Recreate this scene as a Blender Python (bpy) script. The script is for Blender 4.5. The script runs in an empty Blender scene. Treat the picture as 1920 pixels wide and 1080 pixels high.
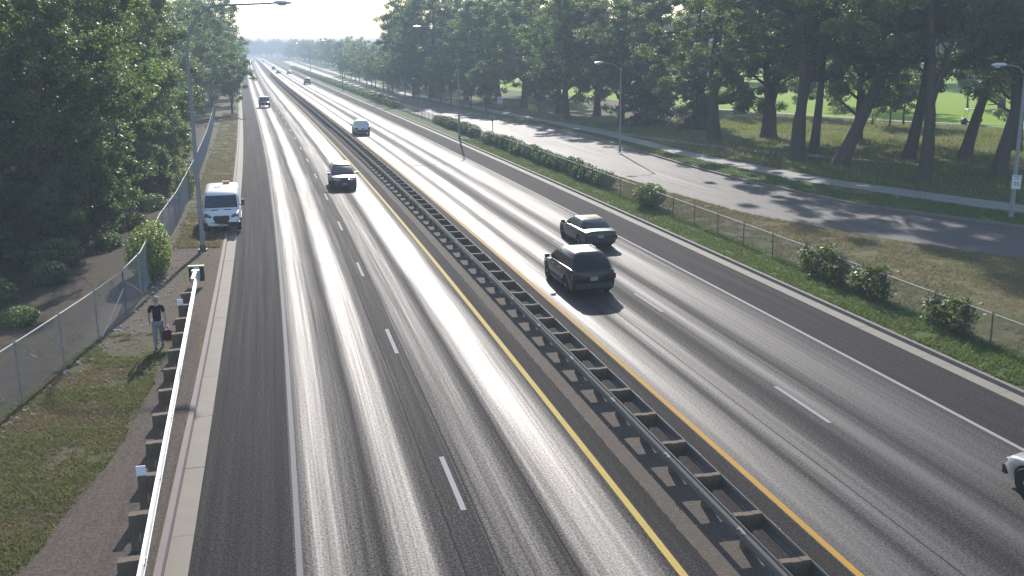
import bpy, bmesh, math, random
import numpy as np
from mathutils import Vector, Matrix, Euler

random.seed(7)
RS = np.random.RandomState(11)
C = bpy.context.scene.collection
S = bpy.context.scene
R = math.radians

# ------------------------------------------------------------------ camera
F_PX, PITCH, YAW, CAM_H, ROLL = 1908.59, 0.232766, 0.218525, 9.9172, -0.0103716
cam_d = bpy.data.cameras.new('camera')
cam = bpy.data.objects.new('camera', cam_d); C.objects.link(cam)
cam_d.sensor_width = 36; cam_d.lens = 36 * F_PX / 1920
cam_d.clip_start = 0.5; cam_d.clip_end = 9000
_f = Vector((math.sin(YAW) * math.cos(PITCH), math.cos(YAW) * math.cos(PITCH), -math.sin(PITCH)))
_r = Vector((math.cos(YAW), -math.sin(YAW), 0))
_u = _r.cross(_f)
_rx = _r * math.cos(ROLL) + _u * math.sin(ROLL)
_ux = -_r * math.sin(ROLL) + _u * math.cos(ROLL)
cam.matrix_world = Matrix(((_rx.x, _ux.x, -_f.x, 0), (_rx.y, _ux.y, -_f.y, 0), (_rx.z, _ux.z, -_f.z, CAM_H), (0, 0, 0, 1)))
S.camera = cam

# ------------------------------------------------------------------ light
SUN_AZ, SUN_EL = R(8.5), R(26.5)
sdir = Vector((math.sin(SUN_AZ) * math.cos(SUN_EL), math.cos(SUN_AZ) * math.cos(SUN_EL), math.sin(SUN_EL)))
w = bpy.data.worlds.new('World'); S.world = w; w.use_nodes = True
wn = w.node_tree.nodes; wn.clear()
wo = wn.new('ShaderNodeOutputWorld'); bg = wn.new('ShaderNodeBackground'); sk = wn.new('ShaderNodeTexSky')
sk.sky_type = 'NISHITA'; sk.sun_disc = False; sk.sun_elevation = SUN_EL; sk.sun_rotation = SUN_AZ
sk.altitude = 270; sk.air_density = 1.0; sk.dust_density = 0.8; sk.ozone_density = 1.0
bg.inputs['Strength'].default_value = 0.15
w.node_tree.links.new(sk.outputs[0], bg.inputs[0]); w.node_tree.links.new(bg.outputs[0], wo.inputs[0])
sun_d = bpy.data.lights.new('sun', 'SUN'); sun_d.energy = 5.0; sun_d.angle = R(0.55); sun_d.color = (1.0, 0.935, 0.87)
sun = bpy.data.objects.new('sun', sun_d); C.objects.link(sun)
sun.location = sdir * 300; sun.rotation_euler = (-sdir).to_track_quat('-Z', 'Y').to_euler()
S.view_settings.view_transform = 'Standard'; S.view_settings.look = 'None'
S.view_settings.gamma = 1; S.view_settings.use_curve_mapping = False
S.view_settings.exposure = 0.65
S.render.engine = 'CYCLES'
cy = S.cycles
cy.use_denoising = True; cy.max_bounces = 6; cy.diffuse_bounces = 3; cy.glossy_bounces = 3
cy.transmission_bounces = 4; cy.transparent_max_bounces = 8; cy.volume_bounces = 0
cy.sample_clamp_indirect = 4.0; cy.caustics_reflective = False; cy.caustics_refractive = False

# ------------------------------------------------------------------ road centre line (the highway bends gently left)
_kn = [0, 70, 140, 240, 400, 700, 1300]
_kv = [-3.40908763e-4, -2.69944575e-4, -6.0337747e-5, 3.8326129e-5, 2.2665671e-5, -7.135692e-6, -9.3935417e-6]
_ys = np.linspace(0, 1300, 2601)
_k = np.interp(_ys, _kn, _kv)
_hd = np.concatenate([[0], np.cumsum((_k[1:] + _k[:-1]) / 2 * 0.5)])
_xc = np.concatenate([[0], np.cumsum((_hd[1:] + _hd[:-1]) / 2 * 0.5)])
def xc(Y):
    Y = np.asarray(Y, float)
    r = np.interp(Y, _ys, _xc)
    r = np.where(Y > 1300, _xc[-1] + (Y - 1300) * _hd[-1], r)
    return r
def xo(off, Y): return float(xc(Y)) + off
def head(Y): return math.atan(float(np.interp(Y, _ys, _hd)))

# ------------------------------------------------------------------ object helpers
def tag(o, label=None, cat=None, group=None, kind=None):
    if label: o['label'] = label
    if cat: o['category'] = cat
    if group: o['group'] = group
    if kind: o['kind'] = kind
    return o
def empty(name, loc=(0, 0, 0), rz=0.0, label=None, cat=None, group=None):
    o = bpy.data.objects.new(name, None); C.objects.link(o)
    o.location = loc; o.rotation_euler = (0, 0, rz); o.empty_display_size = 0.2
    return tag(o, label, cat, group)
def link(name, me, parent=None, mat=None):
    o = bpy.data.objects.new(name, me); C.objects.link(o)
    if parent is not None: o.parent = parent
    if mat is not None and not me.materials: me.materials.append(mat)
    return o
def copy_tree(o, parent=None):
    c = o.copy(); C.objects.link(c)
    if parent is not None: c.parent = parent
    for ch in list(o.children): copy_tree(ch, c)
    return c

class MB:
    """collects simple shapes and links them as one mesh object"""
    def __init__(s): s.v = []; s.f = []
    def add(s, vs, fs):
        n = len(s.v); s.v += [tuple(p) for p in vs]; s.f += [tuple(i + n for i in f) for f in fs]; return s
    def box(s, c, d, rot=None, taper=1.0):
        x, y, z = d[0] / 2, d[1] / 2, d[2] / 2
        p = [Vector((sx * x * (taper if sz > 0 else 1), sy * y * (taper if sz > 0 else 1), sz * z)) for sz in (-1, 1) for sy in (-1, 1) for sx in (-1, 1)]
        if rot is not None:
            m = rot if isinstance(rot, Matrix) else Euler(rot).to_matrix()
            p = [m @ q for q in p]
        p = [q + Vector(c) for q in p]
        return s.add(p, [(0, 2, 3, 1), (4, 5, 7, 6), (0, 1, 5, 4), (2, 6, 7, 3), (0, 4, 6, 2), (1, 3, 7, 5)])
    def tube(s, pts, rad, n=8, caps=True):
        pts = [Vector(p) for p in pts]
        if not hasattr(rad, '__len__'): rad = [rad] * len(pts)
        ref = Vector((0.31, 0.17, 0.93)); vs = []
        prev = None
        for i, p in enumerate(pts):
            t = (pts[min(i + 1, len(pts) - 1)] - pts[max(i - 1, 0)])
            if t.length < 1e-9: t = Vector((0, 0, 1))
            t.normalize()
            if prev is None:
                a = t.cross(Vector((1, 0, 0)) if abs(t.x) < 0.9 else Vector((0, 1, 0))).normalized()
            else:
                a = (prev - t * prev.dot(t)).normalized()
            prev = a; b = t.cross(a)
            for k in range(n):
                th = 2 * math.pi * k / n
                vs.append(p + (a * math.cos(th) + b * math.sin(th)) * rad[i])
        fs = []
        for i in range(len(pts) - 1):
            for k in range(n):
                k2 = (k + 1) % n
                fs.append((i * n + k, i * n + k2, (i + 1) * n + k2, (i + 1) * n + k))
        if caps:
            fs.append(tuple(range(n - 1, -1, -1))); m = (len(pts) - 1) * n
            fs.append(tuple(m + k for k in range(n)))
        return s.add(vs, fs)
    def rings(s, rings, caps=True):
        n = len(rings[0]); vs = [p for r in rings for p in r]; fs = []
        for i in range(len(rings) - 1):
            for k in range(n):
                k2 = (k + 1) % n
                fs.append((i * n + k, i * n + k2, (i + 1) * n + k2, (i + 1) * n + k))
        if caps:
            fs.append(tuple(range(n - 1, -1, -1))); m = (len(rings) - 1) * n
            fs.append(tuple(m + k for k in range(n)))
        return s.add(vs, fs)
    def panel(s, quad, t):
        """a thin plate: quad corners pushed out along the quad's normal by t"""
        q = [Vector(p) for p in quad]
        nrm = (q[1] - q[0]).cross(q[3] - q[0]).normalized()
        o = [p + nrm * t for p in q]
        return s.add(q + o, [(3, 2, 1, 0), (4, 5, 6, 7), (0, 1, 5, 4), (1, 2, 6, 5), (2, 3, 7, 6), (3, 0, 4, 7)])
    def mesh(s, name, smooth=None):
        me = bpy.data.meshes.new(name); me.from_pydata(s.v, [], s.f)
        bm = bmesh.new(); bm.from_mesh(me); bmesh.ops.recalc_face_normals(bm, faces=bm.faces); bm.to_mesh(me); bm.free()
        if smooth is not None:
            me.polygons.foreach_set('use_smooth', [True] * len(me.polygons))
            me.set_sharp_from_angle(angle=R(smooth))
        me.update(); return me
    def build(s, name, mat, parent=None, smooth=None):
        return link(name, s.mesh(name, smooth), parent, mat)

def np_mesh(name, V, nper, rnd=None, uv=None):
    """fast mesh of separate polygons of nper corners each"""
    V = np.asarray(V, np.float32).reshape(-1, 3); n = len(V); nf = n // nper
    me = bpy.data.meshes.new(name)
    me.vertices.add(n); me.vertices.foreach_set('co', V.ravel())
    me.loops.add(n); me.loops.foreach_set('vertex_index', np.arange(n, dtype=np.int32))
    me.polygons.add(nf); me.polygons.foreach_set('loop_start', np.arange(0, n, nper, dtype=np.int32))
    me.polygons.foreach_set('loop_total', np.full(nf, nper, dtype=np.int32))
    if rnd is not None:
        a = me.attributes.new('rnd', 'FLOAT', 'FACE'); a.data.foreach_set('value', np.asarray(rnd, np.float32))
    me.update(calc_edges=True); return me

def strip_mesh(name, y, lefts, rights, z, ncol=1, jag=None):
    """a sheet between two lateral outlines (world x at each y), with UV = (offset from the road line, y)"""
    y = np.asarray(y, float); lefts = np.asarray(lefts, float); rights = np.asarray(rights, float)
    vs = []; uvs = []
    for i in range(len(y)):
        for c in range(ncol + 1):
            t = c / ncol; x = lefts[i] * (1 - t) + rights[i] * t
            zz = z(x, y[i]) if callable(z) else z
            vs.append((x, y[i], zz)); uvs.append((x - float(xc(y[i])), y[i]))
    fs = []
    for i in range(len(y) - 1):
        for c in range(ncol):
            a = i * (ncol + 1) + c; fs.append((a, a + 1, a + ncol + 2, a + ncol + 1))
    me = bpy.data.meshes.new(name); me.from_pydata(vs, [], fs)
    ul = me.uv_layers.new(name='UVMap')
    li = np.zeros(len(me.loops), np.int32); me.loops.foreach_get('vertex_index', li)
    ul.data.foreach_set('uv', np.asarray(uvs, np.float32)[li].ravel())
    me.update(); return me
def ysamp(y0, y1):
    r = [y0]
    while r[-1] < y1 - 1e-6: r.append(min(y1, r[-1] + max(1.5, (r[-1] - 20) * 0.06)))
    return np.array(r)
def strip(name, o0, o1, y0, y1, z, mat, parent=None, ncol=1):
    y = ysamp(y0, y1); me = strip_mesh(name, y, xc(y) + o0, xc(y) + o1, z, ncol)
    return link(name, me, parent, mat)
def profile_run(name, prof, y0, y1, mat, parent=None, smooth=None, xfun=None, step=None):
    """sweeps an (offset, z) outline along the road"""
    ys = ysamp(y0, y1) if step is None else np.arange(y0, y1 + step / 2, step)
    mb = MB(); rings = []
    for Y in ys:
        x0 = float(xc(Y)) if xfun is None else xfun(Y)
        rings.append([(x0 + o, Y, z) for o, z in prof])
    mb.rings(rings)
    return mb.build(name, mat, parent, smooth)

# ------------------------------------------------------------------ materials
class NM:
    def __init__(s, name):
        s.m = bpy.data.materials.new(name); s.m.use_nodes = True
        s.t = s.m.node_tree; s.t.nodes.clear()
        s.out = s.t.nodes.new('ShaderNodeOutputMaterial')
    def n(s, typ, props=None, **ins):
        nd = s.t.nodes.new(typ)
        for k, v in (props or {}).items(): setattr(nd, k, v)
        for k, v in ins.items():
            key = int(k[1:]) if k[0] == 'i' and k[1:].isdigit() else k.replace('_', ' ')
            s.set(nd.inputs[key], v)
        return nd
    def set(s, sock, v):
        if hasattr(v, 'is_output'): s.t.links.new(v, sock)
        else:
            try: sock.default_value = v
            except Exception: sock.default_value = tuple(v) + (1,)
    def math(s, op, a, b=0.0, clamp=False):
        return s.n('ShaderNodeMath', {'operation': op, 'use_clamp': clamp}, i0=a, i1=b).outputs[0]
    def noise(s, scale, detail=3, vec=None, rough=0.55):
        nd = s.n('ShaderNodeTexNoise', None, Scale=scale, Detail=detail, Roughness=rough)
        if vec is not None: s.set(nd.inputs['Vector'], vec)
        return nd.outputs[0]
    def ramp(s, fac, stops, interp='LINEAR'):
        nd = s.t.nodes.new('ShaderNodeValToRGB'); s.set(nd.inputs[0], fac); e = nd.color_ramp
        e.interpolation = interp
        while len(e.elements) < len(stops): e.elements.new(0.5)
        for el, (p, c) in zip(e.elements, stops):
            el.position = p; el.color = (c if hasattr(c, '__len__') else (c, c, c)) + ((1,) if not hasattr(c, '__len__') or len(c) == 3 else ())
        return nd.outputs[0]
    def mix(s, f, a, b):
        nd = s.n('ShaderNodeMix', {'data_type': 'RGBA'})
        s.set(nd.inputs[0], f); s.set(nd.inputs[6], a); s.set(nd.inputs[7], b)
        return nd.outputs[2]
    def fmix(s, f, a, b):
        nd = s.n('ShaderNodeMix', {'data_type': 'FLOAT'})
        s.set(nd.inputs[0], f); s.set(nd.inputs[2], a); s.set(nd.inputs[3], b)
        return nd.outputs[0]
    def sstep(s, x, a, b):
        return s.n('ShaderNodeMapRange', {'interpolation_type': 'SMOOTHSTEP', 'clamp': True}, i0=x, i1=a, i2=b, i3=0.0, i4=1.0).outputs[0]
    def bump(s, h, strength=0.3, dist=0.02):
        return s.n('ShaderNodeBump', None, Strength=strength, Distance=dist, Height=h).outputs[0]
    def pos(s): return s.n('ShaderNodeNewGeometry').outputs['Position']
    def obj(s): return s.n('ShaderNodeTexCoord').outputs['Object']
    def uv(s):
        u = s.n('ShaderNodeUVMap', {'uv_map': 'UVMap'}).outputs[0]
        sp = s.n('ShaderNodeSeparateXYZ', None, i0=u)
        return u, sp.outputs[0], sp.outputs[1]
    def vscale(s, v, sc):
        return s.n('ShaderNodeVectorMath', {'operation': 'MULTIPLY'}, i0=v, i1=sc).outputs[0]
    def bsdf(s, base=(0.5, 0.5, 0.5), rough=0.6, metal=0.0, spec=0.5, normal=None, coat=0.0, coat_r=0.05):
        p = s.n('ShaderNodeBsdfPrincipled')
        s.set(p.inputs['Base Color'], base); s.set(p.inputs['Roughness'], rough); s.set(p.inputs['Metallic'], metal)
        s.set(p.inputs['Specular IOR Level'], spec); s.set(p.inputs['Coat Weight'], coat); s.set(p.inputs['Coat Roughness'], coat_r)
        if normal is not None: s.set(p.inputs['Normal'], normal)
        return p.outputs[0]
    def done(s, sh):
        s.t.links.new(sh, s.out.inputs[0]); return s.m

def plain(name, col, rough=0.6, metal=0.0, spec=0.5, var=0.12, scale=6.0, coat=0.0, bumps=0.0):
    k = NM(name); nz = k.noise(scale, 4, k.obj())
    lo = tuple(c * (1 - var) for c in col); hi = tuple(min(1, c * (1 + var)) for c in col)
    c = k.mix(nz, lo, hi)
    nrm = k.bump(nz, bumps, 0.01) if bumps else None
    return k.done(k.bsdf(c, k.fmix(nz, max(0.02, rough * 0.85), min(1, rough * 1.15)), metal, spec, nrm, coat))

def asphalt(name, dark, light, r_dull, r_shine, bands=None, umin=-3.0, umax=21.0, tint=(1, 0.90, 0.87), spec0=0.04, g0=0.15, spec1=0.34):
    k = NM(name); u, ux, uy = k.uv()
    s1 = k.noise(1.0, 3, k.vscale(u, (5.0, 0.035, 1)))
    s2 = k.noise(1.0, 4, k.vscale(u, (22.0, 0.12, 1)))
    s3 = k.noise(1.0, 2, k.vscale(u, (0.7, 0.06, 1)))
    sp = k.noise(16.0, 3, k.pos(), 0.7)
    sp2 = k.noise(45.0, 2, k.pos(), 0.7)
    if bands:
        f = k.n('ShaderNodeMapRange', {'clamp': True}, i0=k.math('ADD', ux, k.math('MULTIPLY', k.math('SUBTRACT', s3, 0.5), 0.22)), i1=umin, i2=umax, i3=0.0, i4=1.0).outputs[0]
        g = k.ramp(f, [((p - umin) / (umax - umin), v) for p, v in bands], 'EASE')
    else: g = g0
    st = k.math('ADD', k.math('MULTIPLY', k.math('SUBTRACT', s1, 0.5), 0.75), k.math('MULTIPLY', k.math('SUBTRACT', s2, 0.5), 0.7))
    sh = k.math('ADD', k.math('ADD', g, st), k.math('MULTIPLY', k.math('SUBTRACT', sp, 0.5), 0.35), True)
    rough = k.fmix(sh, r_dull, r_shine)
    grain = k.math('SUBTRACT', k.math('ADD', k.math('MULTIPLY', sp, 0.8), k.math('MULTIPLY', sp2, 0.8)), 0.8)
    mixv = k.math('ADD', k.math('ADD', k.math('MULTIPLY', sh, 0.45), 0.25), k.math('MULTIPLY', grain, 2.2), True)
    base = k.mix(mixv, tuple(dark * t for t in tint), tuple(light * t for t in tint))
    spec = k.math('MAXIMUM', k.math('ADD', k.fmix(sh, spec0, spec1), k.math('MULTIPLY', grain, 0.9)), 0.04)
    h = k.math('ADD', k.math('MULTIPLY', sp, 0.6), sp2)
    return k.done(k.bsdf(base, rough, 0, spec, k.bump(h, 0.4, 0.012)))

LB = [(-3, 0.1), (-0.3, 0.10), (0.0, 0.35), (0.3, 0.85), (0.6, 0.75), (1.05, 0.3), (1.5, 0.08), (1.9, 0.75), (2.35, 0.75), (2.8, 0.15), (3.5, 0.0), (3.95, 0.4), (4.6, 0.5), (5.1, 0.05), (5.5, 0.75), (6.0, 1.0), (6.5, 0.7), (6.95, 0.15), (8, 0.1)]
RB = [(9, 0.1), (10.3, 0.55), (10.8, 0.9), (11.3, 0.65), (11.7, 0.2), (12.1, 0.7), (12.7, 0.65), (13.1, 0.15), (13.5, 0.0), (13.9, 0.3), (14.3, 0.8), (14.7, 0.4), (15.0, 0.15), (15.6, 0.65), (16.3, 0.7), (17.0, 0.45), (17.6, 0.2), (18.2, 0.1)]
M = {}
M['road_l'] = asphalt('worn_asphalt_west', 0.02, 0.065, 0.88, 0.565, LB)
M['road_r'] = asphalt('worn_asphalt_east', 0.02, 0.065, 0.86, 0.57, RB)
M['shoulder'] = asphalt('shoulder_asphalt', 0.022, 0.05, 0.98, 0.85)
M['frontage'] = asphalt('frontage_asphalt', 0.05, 0.13, 0.84, 0.62, g0=0.45, tint=(1, .93, .85), spec1=.5)
M['path_asphalt'] = asphalt('old_path_asphalt', 0.07, 0.16, 1.0, 0.95, tint=(1, .82, .68), spec1=.2)

def concrete(name, col, rough=0.85):
    k = NM(name); p = k.pos(); a = k.noise(1.2, 5, p); b = k.noise(28, 3, p)
    c = k.mix(a, tuple(x * 0.78 for x in col), tuple(x * 1.12 for x in col))
    c = k.mix(k.math('MULTIPLY', k.sstep(b, 0.55, 0.75), 0.35), c, tuple(x * 0.6 for x in col))
    return k.done(k.bsdf(c, rough, 0, 0.4, k.bump(b, 0.25, 0.008)))
M['concrete'] = concrete('weathered_concrete', (0.215, 0.19, 0.15))
M['kerb'] = concrete('kerb_concrete', (0.20, 0.165, 0.15))
M['footpath'] = concrete('footpath_concrete', (0.27, 0.255, 0.235))

def soil_mat():
    k = NM('median_soil'); p = k.pos(); a = k.noise(2.0, 5, p); b = k.noise(14, 4, p, 0.7); d = k.noise(60, 2, p)
    c = k.mix(a, (0.075, 0.06, 0.048), (0.13, 0.106, 0.086)); c = k.mix(k.sstep(b, 0.5, 0.75), c, (0.20, 0.165, 0.135))
    return k.done(k.bsdf(c, 0.95, 0, 0.2, k.bump(k.math('ADD', b, d), 0.7, 0.03)))
M['soil'] = soil_mat()

def ground_mat(name, kind):
    k = NM(name); u, ux, uy = k.uv(); p = k.pos()
    a = k.noise(0.35, 4, p); b = k.noise(1.6, 5, p, 0.65); d = k.noise(9, 4, p, 0.7); e = k.noise(35, 2, p, 0.7)
    green = k.mix(d, (0.035, 0.055, 0.014), (0.09, 0.115, 0.032))
    dry = k.mix(d, (0.10, 0.085, 0.035), (0.17, 0.14, 0.065))
    dirt = k.mix(d, (0.085, 0.06, 0.044), (0.17, 0.125, 0.095))
    if kind == 'left':
        g = k.mix(k.sstep(k.math('ADD', k.math('MULTIPLY', b, 0.5), k.math('MULTIPLY', a, 0.5)), 0.48, 0.6), green, dry)
        near = k.math('MULTIPLY', k.sstep(uy, 33.0, 38.0), k.math('SUBTRACT', 1.0, k.sstep(uy, 51.0, 56.0)))
        fl = k.sstep(k.math('ADD', ux, k.math('MULTIPLY', k.math('SUBTRACT', b, 0.5), 1.6)), -5.0, -5.7)
        fr = k.math('MULTIPLY', k.sstep(k.math('ADD', ux, k.math('MULTIPLY', k.math('SUBTRACT', b, 0.5), 0.6)), -3.4, -3.1), 0.8)
        m = k.math('MAXIMUM', k.math('MAXIMUM', near, fr), k.math('MULTIPLY', fl, 0.85))
        m = k.math('MULTIPLY', m, k.sstep(b, 0.30, 0.52), True)
        c = k.mix(m, g, dirt)
        litter = k.mix(k.sstep(b, 0.42, 0.6), (0.07, 0.048, 0.034), (0.045, 0.038, 0.022))
        c = k.mix(k.math('MULTIPLY', k.sstep(ux, -6.4, -7.6), 0.95), c, litter)
        c = k.mix(k.math('MULTIPLY', k.sstep(e, 0.55, 0.72), 0.55), c, (0.035, 0.028, 0.02))
        c = k.mix(k.math('MULTIPLY', k.sstep(e, 0.62, 0.75), 0.3), c, (0.20, 0.165, 0.13))
    elif kind == 'lush':
        c = k.mix(k.math('MULTIPLY', k.sstep(b, 0.5, 0.66), 0.35), k.mix(d, (0.04, 0.075, 0.015), (0.10, 0.15, 0.035)), dry)
    elif kind == 'dry':
        g = k.mix(k.sstep(k.math('ADD', k.math('MULTIPLY', b, 0.55), k.math('MULTIPLY', a, 0.45)), 0.40, 0.58), green, dry)
        c = k.mix(k.math('MULTIPLY', k.sstep(d, 0.6, 0.8), 0.5), g, dirt)
    elif kind == 'meadow':
        c = k.mix(k.sstep(b, 0.42, 0.62), (0.075, 0.085, 0.026), (0.15, 0.13, 0.05))
        c = k.mix(k.sstep(k.noise(0.12, 3, p), 0.45, 0.6), c, (0.085, 0.12, 0.03))
    elif kind == 'fairway':
        c = k.mix(a, (0.19, 0.31, 0.006), (0.26, 0.39, 0.012)); c = k.mix(k.math('MULTIPLY', d, 0.4), c, (0.15, 0.23, 0.01))
    else:
        c = k.mix(b, (0.05, 0.06, 0.022), (0.09, 0.085, 0.04))
    return k.done(k.bsdf(c, 0.95, 0, 0.15, k.bump(k.math('ADD', d, e), 0.8, 0.05)))
for kd in ('left', 'lush', 'dry', 'meadow', 'fairway', 'plain'): M['g_' + kd] = ground_mat('ground_' + kd, kd)

def paint_line(name, col):
    k = NM(name); p = k.pos(); n1 = k.noise(18, 4, p, 0.7); n2 = k.noise(2.2, 3, p)
    wear = k.math('MULTIPLY', k.sstep(k.math('ADD', k.math('MULTIPLY', n1, 0.7), k.math('MULTIPLY', n2, 0.3)), 0.52, 0.68), 0.6)
    c = k.mix(wear, col, (0.13, 0.125, 0.12))
    return k.done(k.bsdf(c, 0.85, 0, 0.15, k.bump(n1, 0.3, 0.006)))
M['white_line'] = paint_line('white_road_paint', (0.27, 0.267, 0.27))
M['yellow_line'] = paint_line('yellow_road_paint', (0.40, 0.225, 0.03))

M['faded_line'] = paint_line('faded_white_road_paint', (0.185, 0.18, 0.18))
M['pale_yellow'] = paint_line('pale_yellow_road_paint', (0.44, 0.32, 0.075))
def galv():
    k = NM('galvanised_steel'); p = k.pos(); n1 = k.noise(3.0, 4, p); n2 = k.noise(30, 3, p)
    c = k.mix(n1, (0.42, 0.43, 0.44), (0.62, 0.62, 0.61)); c = k.mix(k.math('MULTIPLY', k.sstep(n2, 0.6, 0.75), 0.4), c, (0.3, 0.27, 0.23))
    return k.done(k.bsdf(c, k.fmix(n1, 0.45, 0.6), 0.45, 0.5))
M['galv'] = galv()
M['dull_rail'] = plain('dull_guardrail_steel', (0.13, 0.12, 0.105), 0.65, 0.1, 0.35, 0.25, 5)
M['fence_rail'] = plain('fence_rail_zinc', (0.42, 0.41, 0.38), 0.7, 0.0, 0.3, 0.15, 5)
M['old_galv'] = plain('dull_zinc', (0.30, 0.31, 0.31), 0.55, 0.6, 0.5, 0.15, 9)
M['pole'] = plain('pole_steel', (0.25, 0.26, 0.27), 0.6, 0.2, 0.5, 0.1, 4)
M['dark_pole'] = plain('dark_pole_steel', (0.10, 0.095, 0.09), 0.6, 0.3, 0.5, 0.15, 4)
M['lamp_head'] = plain('lamp_housing', (0.55, 0.56, 0.56), 0.35, 0.4, 0.5, 0.06, 6)
M['lamp_lens'] = plain('lamp_lens', (0.75, 0.77, 0.78), 0.2, 0, 0.6, 0.04, 6)
def wood():
    k = NM('weathered_timber'); p = k.obj(); n1 = k.noise(3, 4, k.vscale(p, (6, 6, 1))); n2 = k.noise(14, 3, p)
    c = k.mix(n1, (0.085, 0.060, 0.042), (0.185, 0.145, 0.105)); c = k.mix(k.math('MULTIPLY', k.sstep(n2, 0.55, 0.7), 0.4), c, (0.1, 0.08, 0.06))
    return k.done(k.bsdf(c, 0.9, 0, 0.25, k.bump(n1, 0.4, 0.01)))
M['wood'] = wood()
M['white_plate'] = plain('white_reflector', (0.72, 0.76, 0.84), 0.3, 0, 0.5, 0.03, 8)
M['black_plate'] = plain('black_panel', (0.018, 0.018, 0.02), 0.6, 0, 0.4, 0.2, 8)
M['beige_plate'] = plain('beige_panel', (0.55, 0.49, 0.32), 0.5, 0, 0.4, 0.1, 8)
M['sign_back'] = plain('sign_back_aluminium', (0.30, 0.31, 0.32), 0.5, 0.6, 0.5, 0.1, 8)
M['sign_white'] = plain('sign_white_sheet', (0.66, 0.66, 0.68), 0.5, 0, 0.4, 0.03, 8)
M['sign_grey'] = plain('faded_sign_print', (0.22, 0.22, 0.24), 0.6, 0, 0.3, 0.1, 8)
M['sign_black'] = plain('sign_black_print', (0.015, 0.015, 0.016), 0.6, 0, 0.3, 0.1, 8)
M['bark'] = None
def bark():
    k = NM('ridged_bark'); p = k.obj(); n1 = k.noise(2.2, 5, k.vscale(p, (5, 5, 0.8)), 0.65); n2 = k.noise(0.6, 3, p)
    c = k.mix(n1, (0.035, 0.028, 0.022), (0.11, 0.09, 0.072)); c = k.mix(k.math('MULTIPLY', n2, 0.4), c, (0.085, 0.08, 0.07))
    return k.done(k.bsdf(c, 0.95, 0, 0.2, k.bump(n1, 0.9, 0.06)))
M['bark'] = bark()
def leafmat(name, c0, c1, c2, tr=(0.17, 0.26, 0.055), tw=0.5, rough=0.5):
    k = NM(name)
    r = k.n('ShaderNodeAttribute', {'attribute_name': 'rnd'}).outputs['Fac']
    c = k.ramp(r, [(0.0, c0), (0.55, c1), (1.0, c2)])
    b = k.bsdf(c, rough, 0, 0.42)
    t = k.n('ShaderNodeBsdfTranslucent'); k.set(t.inputs[0], k.mix(r, tuple(x * 0.7 for x in tr), tuple(min(1, x * 1.25) for x in tr)))
    mx = k.n('ShaderNodeMixShader', None, i0=tw); k.t.links.new(b, mx.inputs[1]); k.t.links.new(t.outputs[0], mx.inputs[2])
    return k.done(mx.outputs[0])
M['leaf_cotton'] = leafmat('cottonwood_leaf', (0.050, 0.075, 0.034), (0.085, 0.115, 0.049), (0.131, 0.163, 0.072))
M['leaf_elm'] = leafmat('elm_leaf', (0.050, 0.083, 0.037), (0.083, 0.125, 0.049), (0.131, 0.169, 0.066), (0.22, 0.32, 0.08))
M['leaf_elm2'] = leafmat('ash_leaf', (0.048, 0.072, 0.036), (0.078, 0.110, 0.050), (0.144, 0.168, 0.083), (0.25, 0.33, 0.11))
M['leaf_pale'] = leafmat('pale_willow_leaf', (0.063, 0.098, 0.040), (0.098, 0.138, 0.053), (0.138, 0.172, 0.073), (0.18, 0.27, 0.06))
M['leaf_spruce'] = leafmat('spruce_needle', (0.016, 0.028, 0.016), (0.028, 0.045, 0.024), (0.045, 0.062, 0.03), (0.05, 0.09, 0.025), 0.25, 0.6)
M['leaf_hedge'] = leafmat('hedge_leaf', (0.022, 0.04, 0.016), (0.042, 0.068, 0.022), (0.065, 0.092, 0.028), (0.10, 0.17, 0.03))
M['leaf_vine'] = leafmat('vine_leaf', (0.045, 0.075, 0.02), (0.07, 0.105, 0.03), (0.10, 0.135, 0.045), (0.16, 0.22, 0.045))
M['leaf_bush'] = leafmat('bright_bush_leaf', (0.045, 0.07, 0.016), (0.08, 0.115, 0.025), (0.13, 0.165, 0.04), (0.22, 0.31, 0.05))
M['blade_green'] = leafmat('grass_blade', (0.04, 0.065, 0.014), (0.07, 0.105, 0.024), (0.12, 0.13, 0.04), (0.15, 0.21, 0.04), 0.4, 0.6)
M['blade_olive'] = leafmat('olive_grass_blade', (0.06, 0.07, 0.02), (0.11, 0.115, 0.04), (0.17, 0.15, 0.065), (0.22, 0.23, 0.07), 0.4, 0.7)
M['blade_dry'] = leafmat('dry_grass_blade', (0.09, 0.085, 0.03), (0.16, 0.125, 0.06), (0.22, 0.175, 0.095), (0.26, 0.22, 0.10), 0.4, 0.7)
M['blade_meadow'] = leafmat('meadow_blade', (0.07, 0.095, 0.024), (0.12, 0.14, 0.04), (0.19, 0.165, 0.075), (0.27, 0.30, 0.07), 0.42, 0.7)
M['stone'] = plain('pale_litter_stone', (0.52, 0.45, 0.40), 0.85, 0, 0.3, 0.35, 3)
M['tyre'] = plain('tyre_rubber', (0.018, 0.018, 0.019), 0.85, 0, 0.3, 0.15, 10)
M['rim'] = plain('alloy_rim', (0.45, 0.46, 0.47), 0.35, 0.9, 0.5, 0.08, 10)
M['black_trim'] = plain('black_plastic_trim', (0.02, 0.02, 0.022), 0.55, 0, 0.5, 0.1, 10)
M['chrome'] = plain('chrome_trim', (0.7, 0.7, 0.71), 0.15, 1.0, 0.5, 0.04, 10)
M['glass'] = plain('tinted_car_glass', (0.012, 0.014, 0.018), 0.06, 0, 0.7, 0.1, 3)
M['van_glass'] = plain('windscreen_glass', (0.035, 0.045, 0.065), 0.08, 0, 0.6, 0.15, 3)
M['plate'] = plain('number_plate', (0.26, 0.265, 0.28), 0.5, 0, 0.4, 0.08, 12)
M['tail'] = plain('red_tail_lens', (0.09, 0.008, 0.008), 0.2, 0, 0.6, 0.1, 12)
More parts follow.
